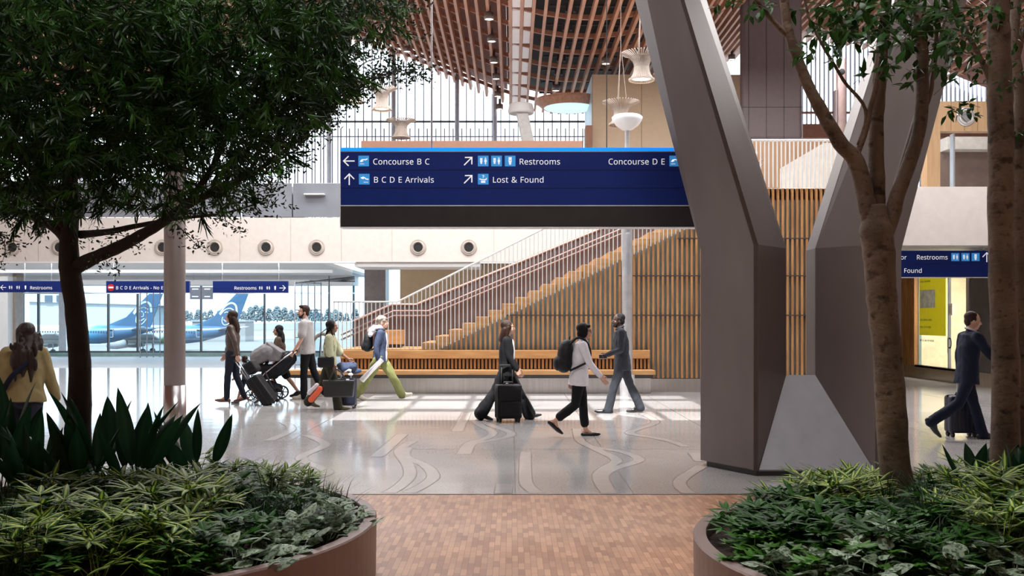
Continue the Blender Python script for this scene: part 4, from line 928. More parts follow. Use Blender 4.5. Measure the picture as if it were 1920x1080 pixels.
for path, n, s in ([[(340, 400, 6.9), (400, 405, 6.9), (450, 430, 6.9)], 36, 8], [[(400, 385, 6.9), (470, 380, 6.9), (525, 385, 6.9)], 60, 9], [[(430, 355, 6.9), (480, 360, 6.9), (520, 350, 6.9)], 40, 9], [[(160, 500, 7.2), (185, 480, 7.2), (210, 500, 7.2)], 22, 7], [[(0, 440, 7.2), (20, 450, 7.2), (45, 455, 7.2)], 22, 7], [[(-5, 430, 7.2), (10, 465, 7.2), (5, 490, 7.2)], 14, 5],
                   [[(150, 445, 7.3), (220, 440, 7.3), (260, 455, 7.3)], 40, 8], [[(330, 420, 6.9), (360, 450, 6.9), (380, 470, 6.9)], 26, 7], [[(20, 400, 7.2), (60, 410, 7.2), (90, 420, 7.2)], 40, 10], [[(0, 395, 7.2), (60, 430, 7.2), (70, 440, 7.2)], 20, 8]):
    twig(path, .005); clusters(path, n, s, 4, .034, .015)
lf.build('lacy_foliage', M_small, T1, og, label='small loose leaves at the branch tips'); tb.xf(Matrix.Translation(-og)); tb.build('twig', M_barkd, T1, smooth=True, kind='stuff')
# right trees
M_ficus = leafmat('ficus_leaf', (.022, .068, .014), (.038, .10, .022), .12, .3, var=.5, trans=.25)
def rtree(name, label, Y, limbs, groups, base, nl=1.0):
    T = thing(name, label, 'tree', (X_(base, Y), Y, .33)); og = Vector(T.location); mb = MB()
    for p, r in limbs:
        q = [(a, b, Y+(c[0] if c else 0)) for a, b, *c in p]
        if q[-1][1] < 70: a, b = q[-2], q[-1]; t_ = 230/max(30, a[1]-b[1]); q.append((b[0]+(b[0]-a[0])*t_, b[1]-230, b[2])); r = r+[r[-1]*.45]
        limb(mb, q, r, 14, .008)
    mb.xf(Matrix.Translation(-og)); mb.build('trunk', M_bark, T, smooth=True)
    kn = MB(); random.seed(base)
    lf = LF(); tw = MB()
    for (cx, cy, sx, sy, n, L) in groups:
        for _ in range(int(n*.6+.5)):
            px = cx+random.gauss(0, sx); py = cy+random.gauss(0, sy); yy_ = Y+random.gauss(-.2, .35); c = W(px, py, yy_); per = random.randint(4, 7)
            k = Vector((random.gauss(0, 1), random.gauss(0, .6), random.gauss(.2, .5))).normalized()
            tw.tube([c-k*.12, c, c+k*.04], .0017, 4)
            P = np.array([c+k*(.10*i/per-.06) for i in range(per)]); D = rnd_dir(per)*.9+np.array(k)*.6+np.array([0, 0, -.25])
            lf.add(P, D, rnd_dir(per)*.5+np.array([0, -.3, 1.]), rng.uniform(L*.7, L*1.15, per), rng.uniform(L*.34, L*.48, per))
    lf.build('foliage', M_ficus, T, og); tw.xf(Matrix.Translation(-og)); tw.build('twig', M_bark, T, kind='stuff')
    return T
rtree('indoor_tree', 'forked grey brown tree before the V column in the right planter', 6.75,
      [([(1690, 985), (1688, 940), (1676, 850), (1667, 700), (1655, 580), (1650, 490), (1643, 430), (1640, 385)], [.125, .115, .105, .098, .098, .105, .11, .07]),
       ([(1640, 450), (1628, 391), (1606, 305), (1576, 268), (1534, 198), (1503, 130), (1480, 60), (1466, -30)], [.07, .062, .056, .05, .043, .036, .033, .03]),
       ([(1484, 70), (1460, 50), (1425, 10), (1400, -30)], [.022, .018, .016, .012]),
       ([(1644, 440, .05), (1646, 375, .05), (1642, 270, .08), (1648, 178, .1), (1657, 60, .1), (1665, -30, .1)], [.06, .055, .052, .046, .04, .035]),
       ([(1652, 460), (1668, 420), (1688, 350), (1712, 285), (1728, 210), (1729, 110), (1722, -20)], [.065, .055, .05, .046, .044, .042, .038]),
       ([(1604, 295), (1624, 240), (1640, 170), (1655, 90)], [.022, .02, .018, .014]), ([(1609, 272), (1624, 205), (1580, 150), (1545, 90), (1520, 40), (1500, -30)], [.014, .012, .011, .01, .009, .008]),
       ([(1728, 225), (1743, 180), (1752, 120), (1758, 40), (1765, -20)], [.016, .014, .014, .013, .012])],
      [(1600, 40, 55, 30, 46, .10), (1660, 75, 40, 40, 34, .10), (1730, 70, 50, 45, 44, .10), (1560, 85, 35, 22, 18, .10), (1700, 20, 80, 25, 40, .10), (1500, 100, 14, 6, 4, .09), (1655, 105, 12, 18, 5, .1), (1712, 125, 8, 12, 4, .09), (1640, 18, 60, 15, 26, .1), (1425, 12, 20, 12, 9, .09), (1345, 2, 12, 8, 5, .07), (1790, 80, 20, 30, 14, .09), (1600, -150, 130, 60, 90, .1)], 1690)
rtree('indoor_tree', 'stout single trunked tree near the right edge of the right planter', 7.0,
      [([(1880, 985), (1882, 900), (1886, 700), (1880, 560), (1876, 400), (1877, 250), (1874, 170), (1872, 60), (1876, -30)], [.112, .105, .094, .088, .086, .086, .088, .075, .07]),
       ([(1872, 190), (1846, 126), (1812, 60), (1790, 25), (1765, -10)], [.026, .02, .017, .014, .012])],
      [(1800, 205, 16, 10, 8, .075), (1836, 150, 10, 28, 9, .06), (1905, 130, 12, 40, 12, .06), (1800, 40, 25, 25, 14, .09), (1845, 70, 18, 25, 10, .08), (1890, 20, 30, 20, 12, .09), (1870, -150, 80, 60, 60, .1)], 1880)
rtree('indoor_tree', 'slimmer mossy trunk close behind the right edge tree', 7.35,
      [([(1914, 985), (1913, 850), (1912, 600), (1910, 420), (1907, 310), (1912, 180), (1902, 90), (1906, -30)], [.085, .08, .074, .07, .055, .045, .04, .035]), ([(1906, 110), (1918, 60), (1935, 30)], [.03, .025, .02]), ([(1912, 330), (1930, 150), (1940, 60)], [.045, .04, .035])],
      [(1915, 250, 8, 14, 5, .06), (1915, 40, 10, 20, 5, .07)], 1914)

# ------------------------------------------------------------------ planters
ZR = .368
def planter(label, cx, cy, R):
    t = thing('planter', label, 'planter', (cx, cy, 0))
    w = MB().lathe([(R-.005, 0), (R, ZR-.01), (R-.008, ZR), (R-.075, ZR), (R-.08, ZR-.01), (R-.08, .2)], 120, close=False).build('rim_wall', M_planter, t, smooth=False)
    s = MB(); rs = []
    for r in (.02, .3, .6, .9, 1.2, 1.5, R-.079):
        rs.append([Vector((r*math.cos(a), r*math.sin(a), .27+.12*max(0, 1-(r/R)**2)+.02*noise.noise(Vector((r*3*math.cos(a), r*3*math.sin(a), 1))))) for a in np.linspace(0, 2*math.pi, 64, endpoint=False)])
    s.rings(rs, False).build('soil', M_soil, t, smooth=True)
    return t
PLc = (-2.72, 6.28, 1.85); PRc = (2.93, 5.66, 1.87)
planter('curved brown metal planter at lower left around the dark tree', *PLc); planter('curved brown metal planter at lower right around the forked tree', *PRc)
def soilz(x, y):
    for cx, cy, R in (PLc, PRc):
        r = math.hypot(x-cx, y-cy)
        if r < R-.08: return .265+.12*max(0, 1-(r/R)**2)
    return None
# plant kinds
def blade(mb, base, az, tilt, L, w, droop, segs=6, fold=.12, shape=None, rv=None, tw=0):
    d = Vector((math.cos(az)*math.sin(tilt), math.sin(az)*math.sin(tilt), math.cos(tilt))); p = Vector(base); side0 = Vector((-math.sin(az), math.cos(az), 0)); vs = []; at = []; r = random.random() if rv is None else rv
    side0 = (Matrix.Rotation(tw, 3, d) @ side0)
    for i in range(segs+1):
        u = i/segs; ww = w*(shape(u) if shape else math.sin(math.pi*min(1, u*.92+.06))**.8)*.5
        nv = side0.cross(d).normalized()
        vs += [p-side0*ww+nv*ww*fold*2, p, p+side0*ww+nv*ww*fold*2]; at += [(-1, u, r), (0, u, r), (1, u, r)]
        p = p+d*(L/segs); ax = side0; d = (Matrix.Rotation(droop/segs*(0.4+1.2*u), 3, ax) @ d)
    fs = []
    for i in range(segs):
        a = i*3; fs += [(a, a+1, a+4, a+3), (a+1, a+2, a+5, a+4)]
    mb.add(vs, fs, at); return p
def lance(u): return (max(0, math.sin(math.pi*u**.75)))**.9 if u < 1 else .0
M_asp = leafmat('aspidistra_leaf', (.012, .045, .020), (.018, .06, .026), .3, .33, var=.4, trans=.2)
M_var = leafmat('variegated_fern_leaf', (.028, .10, .010), (.46, .55, .10), .38, .45, var=.4)
M_fern = leafmat('green_fern_leaf', (.018, .075, .008), (.035, .12, .012), .3, .45, var=.5)
M_grass = leafmat('grass_leaf', (.014, .042, .012), (.022, .06, .018), .3, .4, var=.5)
M_pothos = leafmat('silver_pothos_leaf', (.075, .125, .065), (.045, .10, .04), .15, .5, spot=(.32, .40, .29), var=.35, trans=.15)
M_lime = leafmat('lime_leaf', (.045, .15, .012), (.07, .20, .02), .3, .4, var=.4)
def asp(seed, n=9, L=.50):
    random.seed(seed); mb = MB(); 
    for k in range(n):
        az = random.random()*6.28; tl = random.uniform(.12, .62); ll = L*random.uniform(.65, 1.1)
        b = Vector((random.gauss(0, .05), random.gauss(0, .05), 0))
        dd = Vector((math.cos(az)*math.sin(tl), math.sin(az)*math.sin(tl), math.cos(tl))); 
        mb.tube([b-dd*.06, b+dd*.30], .005, 5); mb.a += [(0, 0, .3)]*10
        blade(mb, b+dd*.27, az, tl, ll, random.uniform(.085, .125), random.uniform(.1, .8), 8, .18, lambda u: math.sin(math.pi*min(1, (u*.97+.03)**.8))**.85, tw=random.uniform(-.8, .8))
    return mb
def fern(seed, n=11, hgt=.24, leaf=.15, nl=6):
    random.seed(seed); mb = MB()
    for k in range(n):
        az = random.random()*6.28; tl = random.uniform(.1, .95); L = hgt*random.uniform(.7, 1.25); b = Vector((random.gauss(0, .03), random.gauss(0, .03), -.02))
        dd = Vector((math.cos(az)*math.sin(tl), math.sin(az)*math.sin(tl), math.cos(tl))); tip = b+dd*L
        mb.tube([b, tip], .0022, 3); mb.a += [(0, 0, .2)]*6
        r = random.random()
        for j in range(nl+random.randint(-1, 2)):
            a2 = az+(j-(nl-1)/2)*random.uniform(.48, .66); t2 = random.uniform(1.0, 1.6)
            blade(mb, tip, a2, t2, leaf*random.uniform(.7, 1.15), .032, random.uniform(.2, .9), 4, .15, lance, rv=min(1, max(0, r+random.uniform(-.15, .15))))
    return mb
def grass(seed, n=46, L=.34, w=.011):
    random.seed(seed); mb = MB()
    for k in range(n): blade(mb, (random.gauss(0, .03), random.gauss(0, .03), -.01), random.random()*6.28, random.uniform(.1, .9), L*random.uniform(.5, 1.1), w, random.uniform(.4, 1.9), 5, .1, lambda u: 1-u*.9)
    return mb
def heart(u): return (math.sin(math.pi*min(1, u**.62)))**.75 if u < 1 else 0
def pothos(seed, n=24, R=.17, L=.125):
    random.seed(seed); mb = MB()
    for k in range(n):
        az = random.random()*6.28; r = R*math.sqrt(random.random()); b = Vector((r*math.cos(az), r*math.sin(az), random.uniform(.05, .15)*(1.2-r/R*.6)))
        mb.tube([(r*.5*math.cos(az), r*.5*math.sin(az), -.02), b], .003, 3); mb.a += [(0, 0, .2)]*6
        l = L*random.uniform(.6, 1.15); blade(mb, b, az+random.gauss(0, .8), random.uniform(.85, 1.5), l, l*.74, random.uniform(.2, .8), 6, .10, heart, tw=random.uniform(-.4, .4))
    return mb
KIND = {'asp': ('cast_iron_plant', M_asp, lambda s: asp(s), 'plant'), 'var': ('variegated_fern', M_var, lambda s: fern(s, 12, .24, .17, 6), 'fern'), 'fern': ('leafy_fern', M_fern, lambda s: fern(s, 16, .2, .12, 7), 'fern'),
        'grass': ('lily_grass', M_grass, lambda s: grass(s), 'grass plant'), 'pothos': ('silver_vine', M_pothos, lambda s: pothos(s), 'vine'), 'lime': ('bright_ground_cover', M_lime, lambda s: fern(s, 16, .13, .07, 5), 'plant')}
bank = {}
def plant(kind, x, y, label, group, sc=1., dz=0):
    z = soilz(x, y)
    if z is None: return
    nm, m, fn, cat = KIND[kind]; v = random.randint(0, 3); st = random.getstate()
    if (kind, v) not in bank:
        mb = fn(100+v*7+len(kind)); me = mb.mesh(nm); me.materials.append(m); me.shade_smooth(); bank[(kind, v)] = me
    random.setstate(st)
    o = bpy.data.objects.new(nm, bank[(kind, v)]); COL.objects.link(o); o.location = (x, y, z+dz); o.rotation_euler = (random.uniform(-.08, .08), random.uniform(-.08, .08), random.random()*6.28); s = sc*random.uniform(.85, 1.2); o.scale = (s, s, s*random.uniform(.9, 1.1))
    tag(o, label, cat, group); return o
def at_soil(px, py, z=.40): Y = F*(H-z)/(py-HZ); return X_(px, Y), Y
random.seed(21)
placed = []; ALLOW = dict(pothos=.13, var=.27, fern=.24, grass=.17, lime=.13, asp=.1)
def scatter(kind, poly, n, label, group, dmin, sc=1., z=.40):
    xs_ = [p[0] for p in poly]; ys_ = [p[1] for p in poly]; c = tries = 0
    while c < n and tries < n*60:
        tries += 1; px = random.uniform(min(xs_), max(xs_)); py = random.uniform(min(ys_), max(ys_)); ins = False
        for i in range(len(poly)):
            (x1, y1), (x2, y2) = poly[i], poly[i-1]
            if (y1 > py) != (y2 > py) and px < (x2-x1)*(py-y1)/(y2-y1)+x1: ins = not ins
        if not ins: continue
        x, y = at_soil(px, py, z)
        if soilz(x, y) is None or min(math.hypot(x-a, y-b)-(c_-.08-ALLOW[kind]*sc) for a, b, c_ in (PLc, PRc)) > 0 or any(math.hypot(x-a, y-b) < dmin for a, b in placed): continue
        if plant(kind, x, y, label, group, sc): placed.append((x, y)); c += 1
LFT, RGT = 'in the left planter', 'in the right planter'
for px, Y, s, l in ((20, 6.9, .84, 'dark strap leaved plant at the far left edge of the left planter'), (85, 7.2, .78, 'dark strap leaved plant just left of the dark trunk'), (60, 6.4, .66, 'low dark strap leaved plant in front of the two left ones'), (200, 7.1, 1.1, 'dark strap leaved plant just right of the dark trunk'), (250, 6.8, .85, 'dark strap leaved plant leaning right of the trunk plants'), (150, 6.6, .85, 'dark strap leaved plant hiding the foot of the dark trunk'), (365, 7.35, .80, 'dark strap leaved plant before the slim metal column'), (-60, 6.6, .8, 'dark strap leaved plant cut by the left picture edge')):
    o = plant('asp', X_(px, Y), Y, l, 'dark strap leaved plants in the left planter', s*1.12)
    placed.append((X_(px, Y), Y))
scatter('pothos', [(480, 1075), (330, 1100), (500, 1010), (600, 960), (700, 950), (690, 1000), (600, 1050)], 22, 'silver mottled vine along the rim of the left planter', 'silver mottled vines in the left planter', .13)
scatter('var', [(60, 960), (330, 920), (420, 1000), (330, 1080), (40, 1080)], 20, 'variegated fern with yellow striped leaflets at the front of the left planter', 'variegated ferns at the front of the left planter', .16, 1.05)
scatter('var', [(330, 900), (600, 890), (640, 930), (420, 940)], 9, 'variegated fern with striped leaflets further back in the left planter', 'variegated ferns further back in the left planter', .2, .9)
scatter('grass', [(470, 960), (600, 880), (690, 930), (640, 980), (500, 1010), (400, 980)], 22, 'dark grassy lily clump in the right half of the left planter', 'grassy clumps in the right half of the left planter', .15)
scatter('grass', [(-20, 940), (60, 930), (60, 1080), (-20, 1080)], 7, 'dark grassy clump at the left edge of the left planter', 'grassy clumps at the left edge of the left planter', .16, 1.1)
scatter('fern', [(250, 890), (640, 880), (690, 960), (500, 1060), (100, 1080), (0, 1080), (0, 930)], 34, 'plain green fern filling the left planter', 'plain ferns in the left planter', .14)
scatter('lime', [(250, 900), (690, 900), (690, 990), (500, 1075), (0, 1080), (0, 960)], 24, 'low bright green ground cover in the left planter', 'ground cover in the left planter', .12, 1.1)
n0 = len(placed)
for px, Y, s, l in ((1835, 6.9, .75, 'dark strap leaved plant between the two right trunks'), (1925, 6.5, .7, 'dark strap leaved plant cut by the right picture edge')):
    plant('asp', X_(px, Y), Y, l, 'dark strap leaved plants in the right planter', s); placed.append((X_(px, Y), Y))
scatter('pothos', [(1490, 1060), (1560, 1000), (1680, 1010), (1700, 1090), (1480, 1090)], 13, 'silver mottled vine in front of the forked trunk', 'silver mottled vines in the right planter', .13)
scatter('pothos', [(1820, 1060), (1920, 1040), (1920, 1090), (1820, 1090)], 4, 'silver mottled vine in the lower right picture corner', 'silver mottled vines in the lower right corner', .13)
scatter('grass', [(1650, 960), (1790, 960), (1820, 1070), (1680, 1070)], 13, 'dark grassy clump between the right trunks', 'grassy clumps in the right planter', .14, 1.1)
scatter('var', [(1480, 930), (1660, 920), (1660, 980), (1520, 1000)], 10, 'variegated fern with striped leaflets left of the forked trunk', 'variegated ferns left of the forked trunk', .17)
scatter('var', [(1740, 930), (1900, 920), (1920, 1040), (1760, 1040)], 13, 'variegated fern with striped leaflets right of the forked trunk', 'variegated ferns right of the forked trunk', .17, 1.1)
scatter('fern', [(1330, 1030), (1420, 940), (1880, 905), (1920, 930), (1920, 1080), (1420, 1080)], 40, 'plain green fern filling the right planter', 'plain ferns in the right planter', .13)
scatter('lime', [(1340, 1030), (1420, 960), (1500, 1010), (1900, 1000), (1920, 1080), (1400, 1080)], 24, 'low bright green ground cover in the right planter', 'ground cover in the right planter', .12, 1.1)
# fern in a pot on the mezzanine edge
pf = thing('potted_fern', 'small potted fern on top of the mezzanine guard', 'plant', (X_(522, YB+.6), YB+.6, Z_(352, YB+.6)))
MB().lathe([(.16, 0), (.2, .16), (.18, .16), (.15, .04)], 20).build('pot', M_dark, pf); o = asp(77, 16, .42).build('leaves', M_fern, pf, smooth=True); o.location = (0, 0, .12)
MB().box(-.7, -.3, -1.06, .9, .3, 0).build('stand', M_greyglass, pf)
# ------------------------------------------------------------------ people
def cloth(name, c, rough=.8, var=.12, **k): return mat('cloth_'+name, c, rough, 0, var=var, scale=9, bump=.12, bscale=160, spec=.25, **k)
SK = {'light': mat('skin_light', (.58, .33, .24), .5, var=.05, scale=14), 'tan': mat('skin_tan', (.45, .24, .16), .5, var=.05, scale=14), 'brown': mat('skin_brown', (.20, .095, .06), .45, var=.06, scale=14), 'dark': mat('skin_dark', (.07, .036, .026), .42, var=.06, scale=14)}
HR = {'black': mat('hair_black', (.010, .008, .009), .6, var=.3, scale=30, stretch=(8, 8, .6), bump=.4, bscale=30, spec=.2), 'brown': mat('hair_brown', (.032, .015, .010), .45, var=.3, scale=30, stretch=(8, 8, .6), bump=.4, bscale=30, spec=.2),
      'auburn': mat('hair_dark_auburn', (.020, .009, .008), .5, var=.3, scale=30, stretch=(8, 8, 1), bump=.4, bscale=30), 'grey': mat('hair_grey_blond', (.38, .32, .27), .6, col2=(.05, .035, .028), scale=9, bump=.4, bscale=30)}
M_eye = mat('eye_dark', (.015, .012, .012), .2, var=0); M_eyew = mat('eye_white', (.30, .28, .27), .7, var=0); M_lip = mat('lip', (.42, .13, .12), .45, var=0); M_glassesm = mat('glasses_frame', (.02, .02, .02), .3, var=0)
def dirv(a): return Vector((math.sin(a), 0, -math.cos(a)))
R_ = math.radians
def person(label, px, pyfeet, pytop, yaw, P, O, name='person'):
    Y = Yf(pyfeet); loc = Vector((X_(px, Y), Y, 0)); h = (pyfeet-pytop)/F*Y
    root = thing(name, label, 'person', loc, yaw); s = h/1.745; skin = SK[O['skin']]
    lean = R_(P.get('lean', 3)); u = Vector((math.sin(lean), 0, math.cos(lean))); f = Vector((math.cos(lean), 0, -math.sin(lean)))
    J = {}; hip = Vector((0, 0, 0)); tw = R_(P.get('twist', 0)); Tw = Matrix.Rotation(tw, 3, 'Z'); fem = O.get('fem', True); hw = .092; sw = (.165 if fem else .195)
    lo = 0
    for sd, sg in (('L', 1), ('R', -1)):
        th, kn, fp = [R_(a) for a in P[sd]]; hp = hip+Vector((-sg*0*tw, sg*hw, 0)); k = hp+dirv(th)*.43+Vector((0, -sg*.012, 0)); a = k+dirv(th-kn)*.41+Vector((0, -sg*.006, 0))
        fd = Vector((math.cos(fp), 0, -math.sin(fp))); dn = Vector((-math.sin(fp), 0, -math.cos(fp)))
        heel = a-fd*.045+dn*.062; ball = a+fd*.13+dn*.068; toe = a+fd*.19+dn*.066
        J[sd] = (hp, k, a, heel, ball, toe, fd, dn); lo = min(lo, heel.z-.02-P.get('heel', 0), toe.z-.02, ball.z-.02)
    up = Vector((0, 0, -lo))
    for sd in 'LR': J[sd] = tuple(p+up for p in J[sd][:6])+J[sd][6:]
    hip = hip+up
    chest = hip+u*.38; shc = hip+u*.505; nb = hip+u*.545; 
    hy, hp_ = [R_(a) for a in P.get('head', (0, 0))]
    HM = Matrix.Rotation(hy, 3, 'Z') @ Matrix.Rotation(lean*.3+hp_, 3, 'Y')
    hc = nb+Vector((.025, 0, .0))+Vector((math.sin(lean)*.1, 0, .145))
    E = lambda x, y, z: hc+HM @ Vector((x, y, z))
    b = MB(); RT = Matrix.Rotation(lean, 3, 'Y') @ Tw
    k_ = O.get('girth', 1.); bk = .93*k_; lk_ = .88 if O['bottom'].get('len', 1) >= .75 else 1.; ak = .86 if O['top'].get('sleeve', 'long') == 'long' else .95
    b.ell(hip+u*.03, (.105*bk, .15*bk, .12), RT); b.ell(hip+u*.15, (.09*bk, .125*bk, .12), RT); b.ell(hip+u*.30, (.098*bk, .14*bk, .15), RT); b.ell(hip+u*.41, (.085*bk, sw*.84, .09), RT)
    b.cap(hip+u*.48, nb+Vector((.012, 0, .06)), .062, .05)
    for sd, sg in (('L', 1), ('R', -1)):
        hp, kn, an, heel, ball, toe, fd, dn = J[sd]
        b.chain([hp, hp.lerp(kn, .45), kn], [.088*k_*lk_, .075*k_*lk_, .054*lk_]); calf = kn.lerp(an, .32)-f*.012
        b.chain([kn, calf, kn.lerp(an, .7), an], [.052*lk_, .054*lk_, .04, .034]); b.cap(an, heel+Vector((0, 0, .014)), .031, .024); b.cap(heel+Vector((0, 0, .008)), ball+Vector((0, 0, .006)), .023, .025); b.cap(an+fd*.02, ball, .028, .022); b.cap(ball, toe-fd*.02, .024, .012)
        b.cap(ball+Vector((0, .012, 0)), ball-Vector((0, .012, 0)), .022, .022)
    # head
    b.ell(E(-.012, 0, .028), (.097, .076, .092), HM); b.ell(E(.022, 0, -.045), (.066, .056, .068), HM); b.ell(E(.058, 0, -.088), (.03, .028, .024), HM); b.ell(E(.07, 0, -.015), (.026, .05, .05), HM)
    b.cap(E(.092, 0, .012), E(.112, 0, -.026), .008, .014); b.ell(E(.098, 0, -.032), (.016, .018, .010), HM); b.ell(E(.076, 0, .03), (.014, .05, .012), HM); b.ell(E(.088, 0, -.058), (.012, .022, .006), HM); b.ell(E(.087, 0, -.069), (.012, .019, .007), HM)
    for sg in (1, -1): b.ell(E(-.005, sg*.078, -.012), (.02, .010, .032), HM); b.ell(E(.055, sg*.04, -.035), (.03, .022, .03), HM)
    # arms and hands
    AR = {}
    for sd, sg in (('L', 1), ('R', -1)):
        sh_a, ab, el, hand = P['a'+sd]; sh_a, ab, el = R_(sh_a), R_(ab), R_(el)
        sp = shc+Tw @ Vector((0, sg*sw, -.03)); d1 = Vector((math.sin(sh_a)*math.cos(ab), sg*math.sin(ab), -math.cos(sh_a)*math.cos(ab))); e = sp+d1*.285
        a2 = sh_a+el; ab2 = ab*P.get('fab', .6)+R_(P.get('fin'+sd, 0)); d2 = Vector((math.sin(a2)*math.cos(ab2), sg*math.sin(ab2), -math.cos(a2)*math.cos(ab2))); w = e+d2*.25
        AR[sd] = (sp, e, w, d2, sg)
        b.cap(shc+Tw @ Vector((0, sg*sw*.45, -.01)), sp, .045, .045); b.chain([sp, sp.lerp(e, .5), e], [.052*ak, .045*ak, .037*ak]); b.chain([e, e.lerp(w, .3), w], [.037*ak, .038*ak, .024])
        inw = Vector((0, -sg, 0)); side = d2.cross(inw).normalized(); 
        if side.dot(f) < 0 and abs(a2) < 1.7: side = -side
        pn = inw-d2*inw.dot(d2); pn.normalize(); hd = d2
        for q in (-1.5, -.5, .5, 1.5): b.cap(w+hd*.01+side*q*.010, w+hd*.088+side*q*.0185, .013, .0125)
        curl = {'open': .25, 'relaxed': .55, 'grip': 1.35}[hand]
        for q, L in ((1.5, .92), (.5, 1.04), (-.5, .98), (-1.5, .78)):
            p0 = w+hd*.088+side*q*.0195; ax = hd.cross(pn); dd = hd+side*q*(.09 if hand == 'open' else .03); rr = .0092
            for j, (ln, cf) in enumerate(((.042, .45), (.028, 1.), (.022, .7))):
                dd = (dd.normalized()*math.cos(curl*cf*.75)+pn*math.sin(curl*cf*.75)*(1 if dd.dot(pn) < .9 else .3)); 
                if j: dd = (dd-hd*.55*min(curl, 1.2)*j).normalized() if hand == 'grip' else dd.normalized()
                dd.normalize(); p1 = p0+dd*ln*L; b.cap(p0, p1, rr, rr*.9, 8); p0 = p1; rr *= .92
        tb_ = w+hd*.022+side*.026; td = (hd*.72+side*.55+pn*.35).normalized(); t1 = tb_+td*.045; b.cap(tb_, t1, .0125, .0105, 8); b.cap(t1, t1+(hd*.85+side*.1+pn*.5).normalized()*.034, .0105, .0085, 8)
    sc_ = Matrix.Scale(s, 4); vx = .0078*s
    def fin(mb, nm, m, voxel=.0095, smooth=5, folds=0, par=None, **kk): return mb.xf(sc_).blob(nm, m, par or root, voxel*s, smooth, folds*s, seed=px*.1, **kk)
    fin(b, 'body', skin, .0072, 3)
    # face details
    for sg in (1, -1):
        ey = MB().ell(E(.0835, sg*.031, .004), (.006, .012, .0065), HM, 10, 7).xf(sc_).build('eye', M_eyew, root, smooth=True); MB().ell(E(.0895, sg*.031, .004), (.0035, .007, .0065), HM, 10, 7).xf(sc_).build('iris', M_eye, ey, smooth=True)
        MB().chain([E(.09, sg*.016, .028), E(.092, sg*.033, .033), E(.082, sg*.05, .027)], [.004, .005, .003]).xf(sc_).build('eyebrow', HR[O['hair'][1]], root, smooth=True)
    MB().ell(E(.0955, 0, -.0635), (.007, .021, .0085), HM, 10, 7).xf(sc_).build('lips', M_lip if O['skin'] != 'dark' else SK['brown'], root, smooth=True)
    if O.get('beard'):
        bd = MB().ell(E(.05, 0, -.088), (.045, .048, .034), HM); [bd.cap(E(.0, sg*.07, -.02), E(.05, sg*.045, -.085), .012, .018) for sg in (1, -1)]; bd.chain([E(.088, .026, -.05), E(.1, 0, -.044), E(.088, -.026, -.05)], [.007, .008, .007]); fin(bd, 'beard', HR[O['hair'][1]], .007, 2, .003)
    if O.get('glasses'):
        g = MB()
        for sg in (1, -1): g.tube([E(.1, sg*.032+.022*math.cos(a), .004+.018*math.sin(a)) for a in np.linspace(0, 6.283, 14)], .0025, 5); g.tube([E(.1, sg*.054, .01), E(.0, sg*.085, .008)], .0025, 5)
        g.tube([E(.1, -.01, .008), E(.1, .01, .008)], .0025, 5); g.xf(sc_).build('glasses', M_glassesm, root)
    # hair
    st, hcx = O['hair'][0], O['hair'][1]; hb = MB(); random.seed(px)
    if st in ('short', 'curly', 'crop'):
        q = 0 if st != 'crop' else -.006
        hb.ell(E(-.03, 0, .05), (.098+q, .083+q, .085+q), HM); hb.ell(E(-.058, 0, -.01), (.052, .07+q, .07), HM)
        for sg in (1, -1): hb.ell(E(-.012, sg*.068, .02), (.045, .018, .04), HM)
        if st == 'short': hb.ell(E(.03, 0, .105), (.055, .06, .03), HM)
        if st == 'curly':
            for _ in range(60):
                a = random.random()*6.28; zz = random.uniform(-.15, 1); r = math.sqrt(max(0, 1-zz*zz)); x = -.03+.10*r*math.cos(a); z = .045+.085*zz
                if x > .05 and z < .06: continue
                hb.ell(E(x, .085*r*math.sin(a), z), random.uniform(.018, .03), None, 7, 5)
    else:
        hb.ell(E(-.028, 0, .045), (.105, .086, .09), HM); hb.ell(E(-.055, 0, -.02), (.058, .078, .09), HM)
        for sg in (1, -1): hb.ell(E(.005, sg*.072, .015), (.055, .02, .06), HM)
    L = O['hair'][2] if len(O['hair']) > 2 else 0
    hbk = O.get('hb', 0)
    if st in ('long', 'wavy'):
        back = [E(-.055, 0, -.03), E(-.085, 0, -.12), hc+Vector((-.105-hbk, 0, -.2)), hc+Vector((-.11-hbk, 0, -.12-L*.55)), hc+Vector((-.10-hbk, 0, -.12-L))]
        for y0, rr in ((0, .062), (.045, .05), (-.045, .05)):
            hb.chain([p+Vector((0, y0*(1.2 if st == 'long' else 1.6), 0)) for p in back], [rr, rr, rr*.95, rr*.8, rr*.42])
        for sg in (1, -1): hb.chain([E(.0, sg*.076, .0), E(-.01, sg*.082, -.09), hc+Vector((-.03, sg*.085, -.2))], [.03, .028, .02])
        if st == 'wavy':
            for _ in range(90): p = back[random.randint(1, 3)]; hb.ell(p+Vector((random.uniform(-.05, .02), random.uniform(-.13, .13), random.uniform(-.10, .08))), (.018, .018, random.uniform(.04, .07)), None, 7, 5)
    if st == 'bob':
        hb.ell(E(-.05, 0, -.03), (.07, .088, .10), HM); [hb.ell(E(-.005, sg*.074, -.03), (.06, .02, .075), HM) for sg in (1, -1)]; hb.ell(E(.06, 0, .082), (.035, .06, .03), HM)
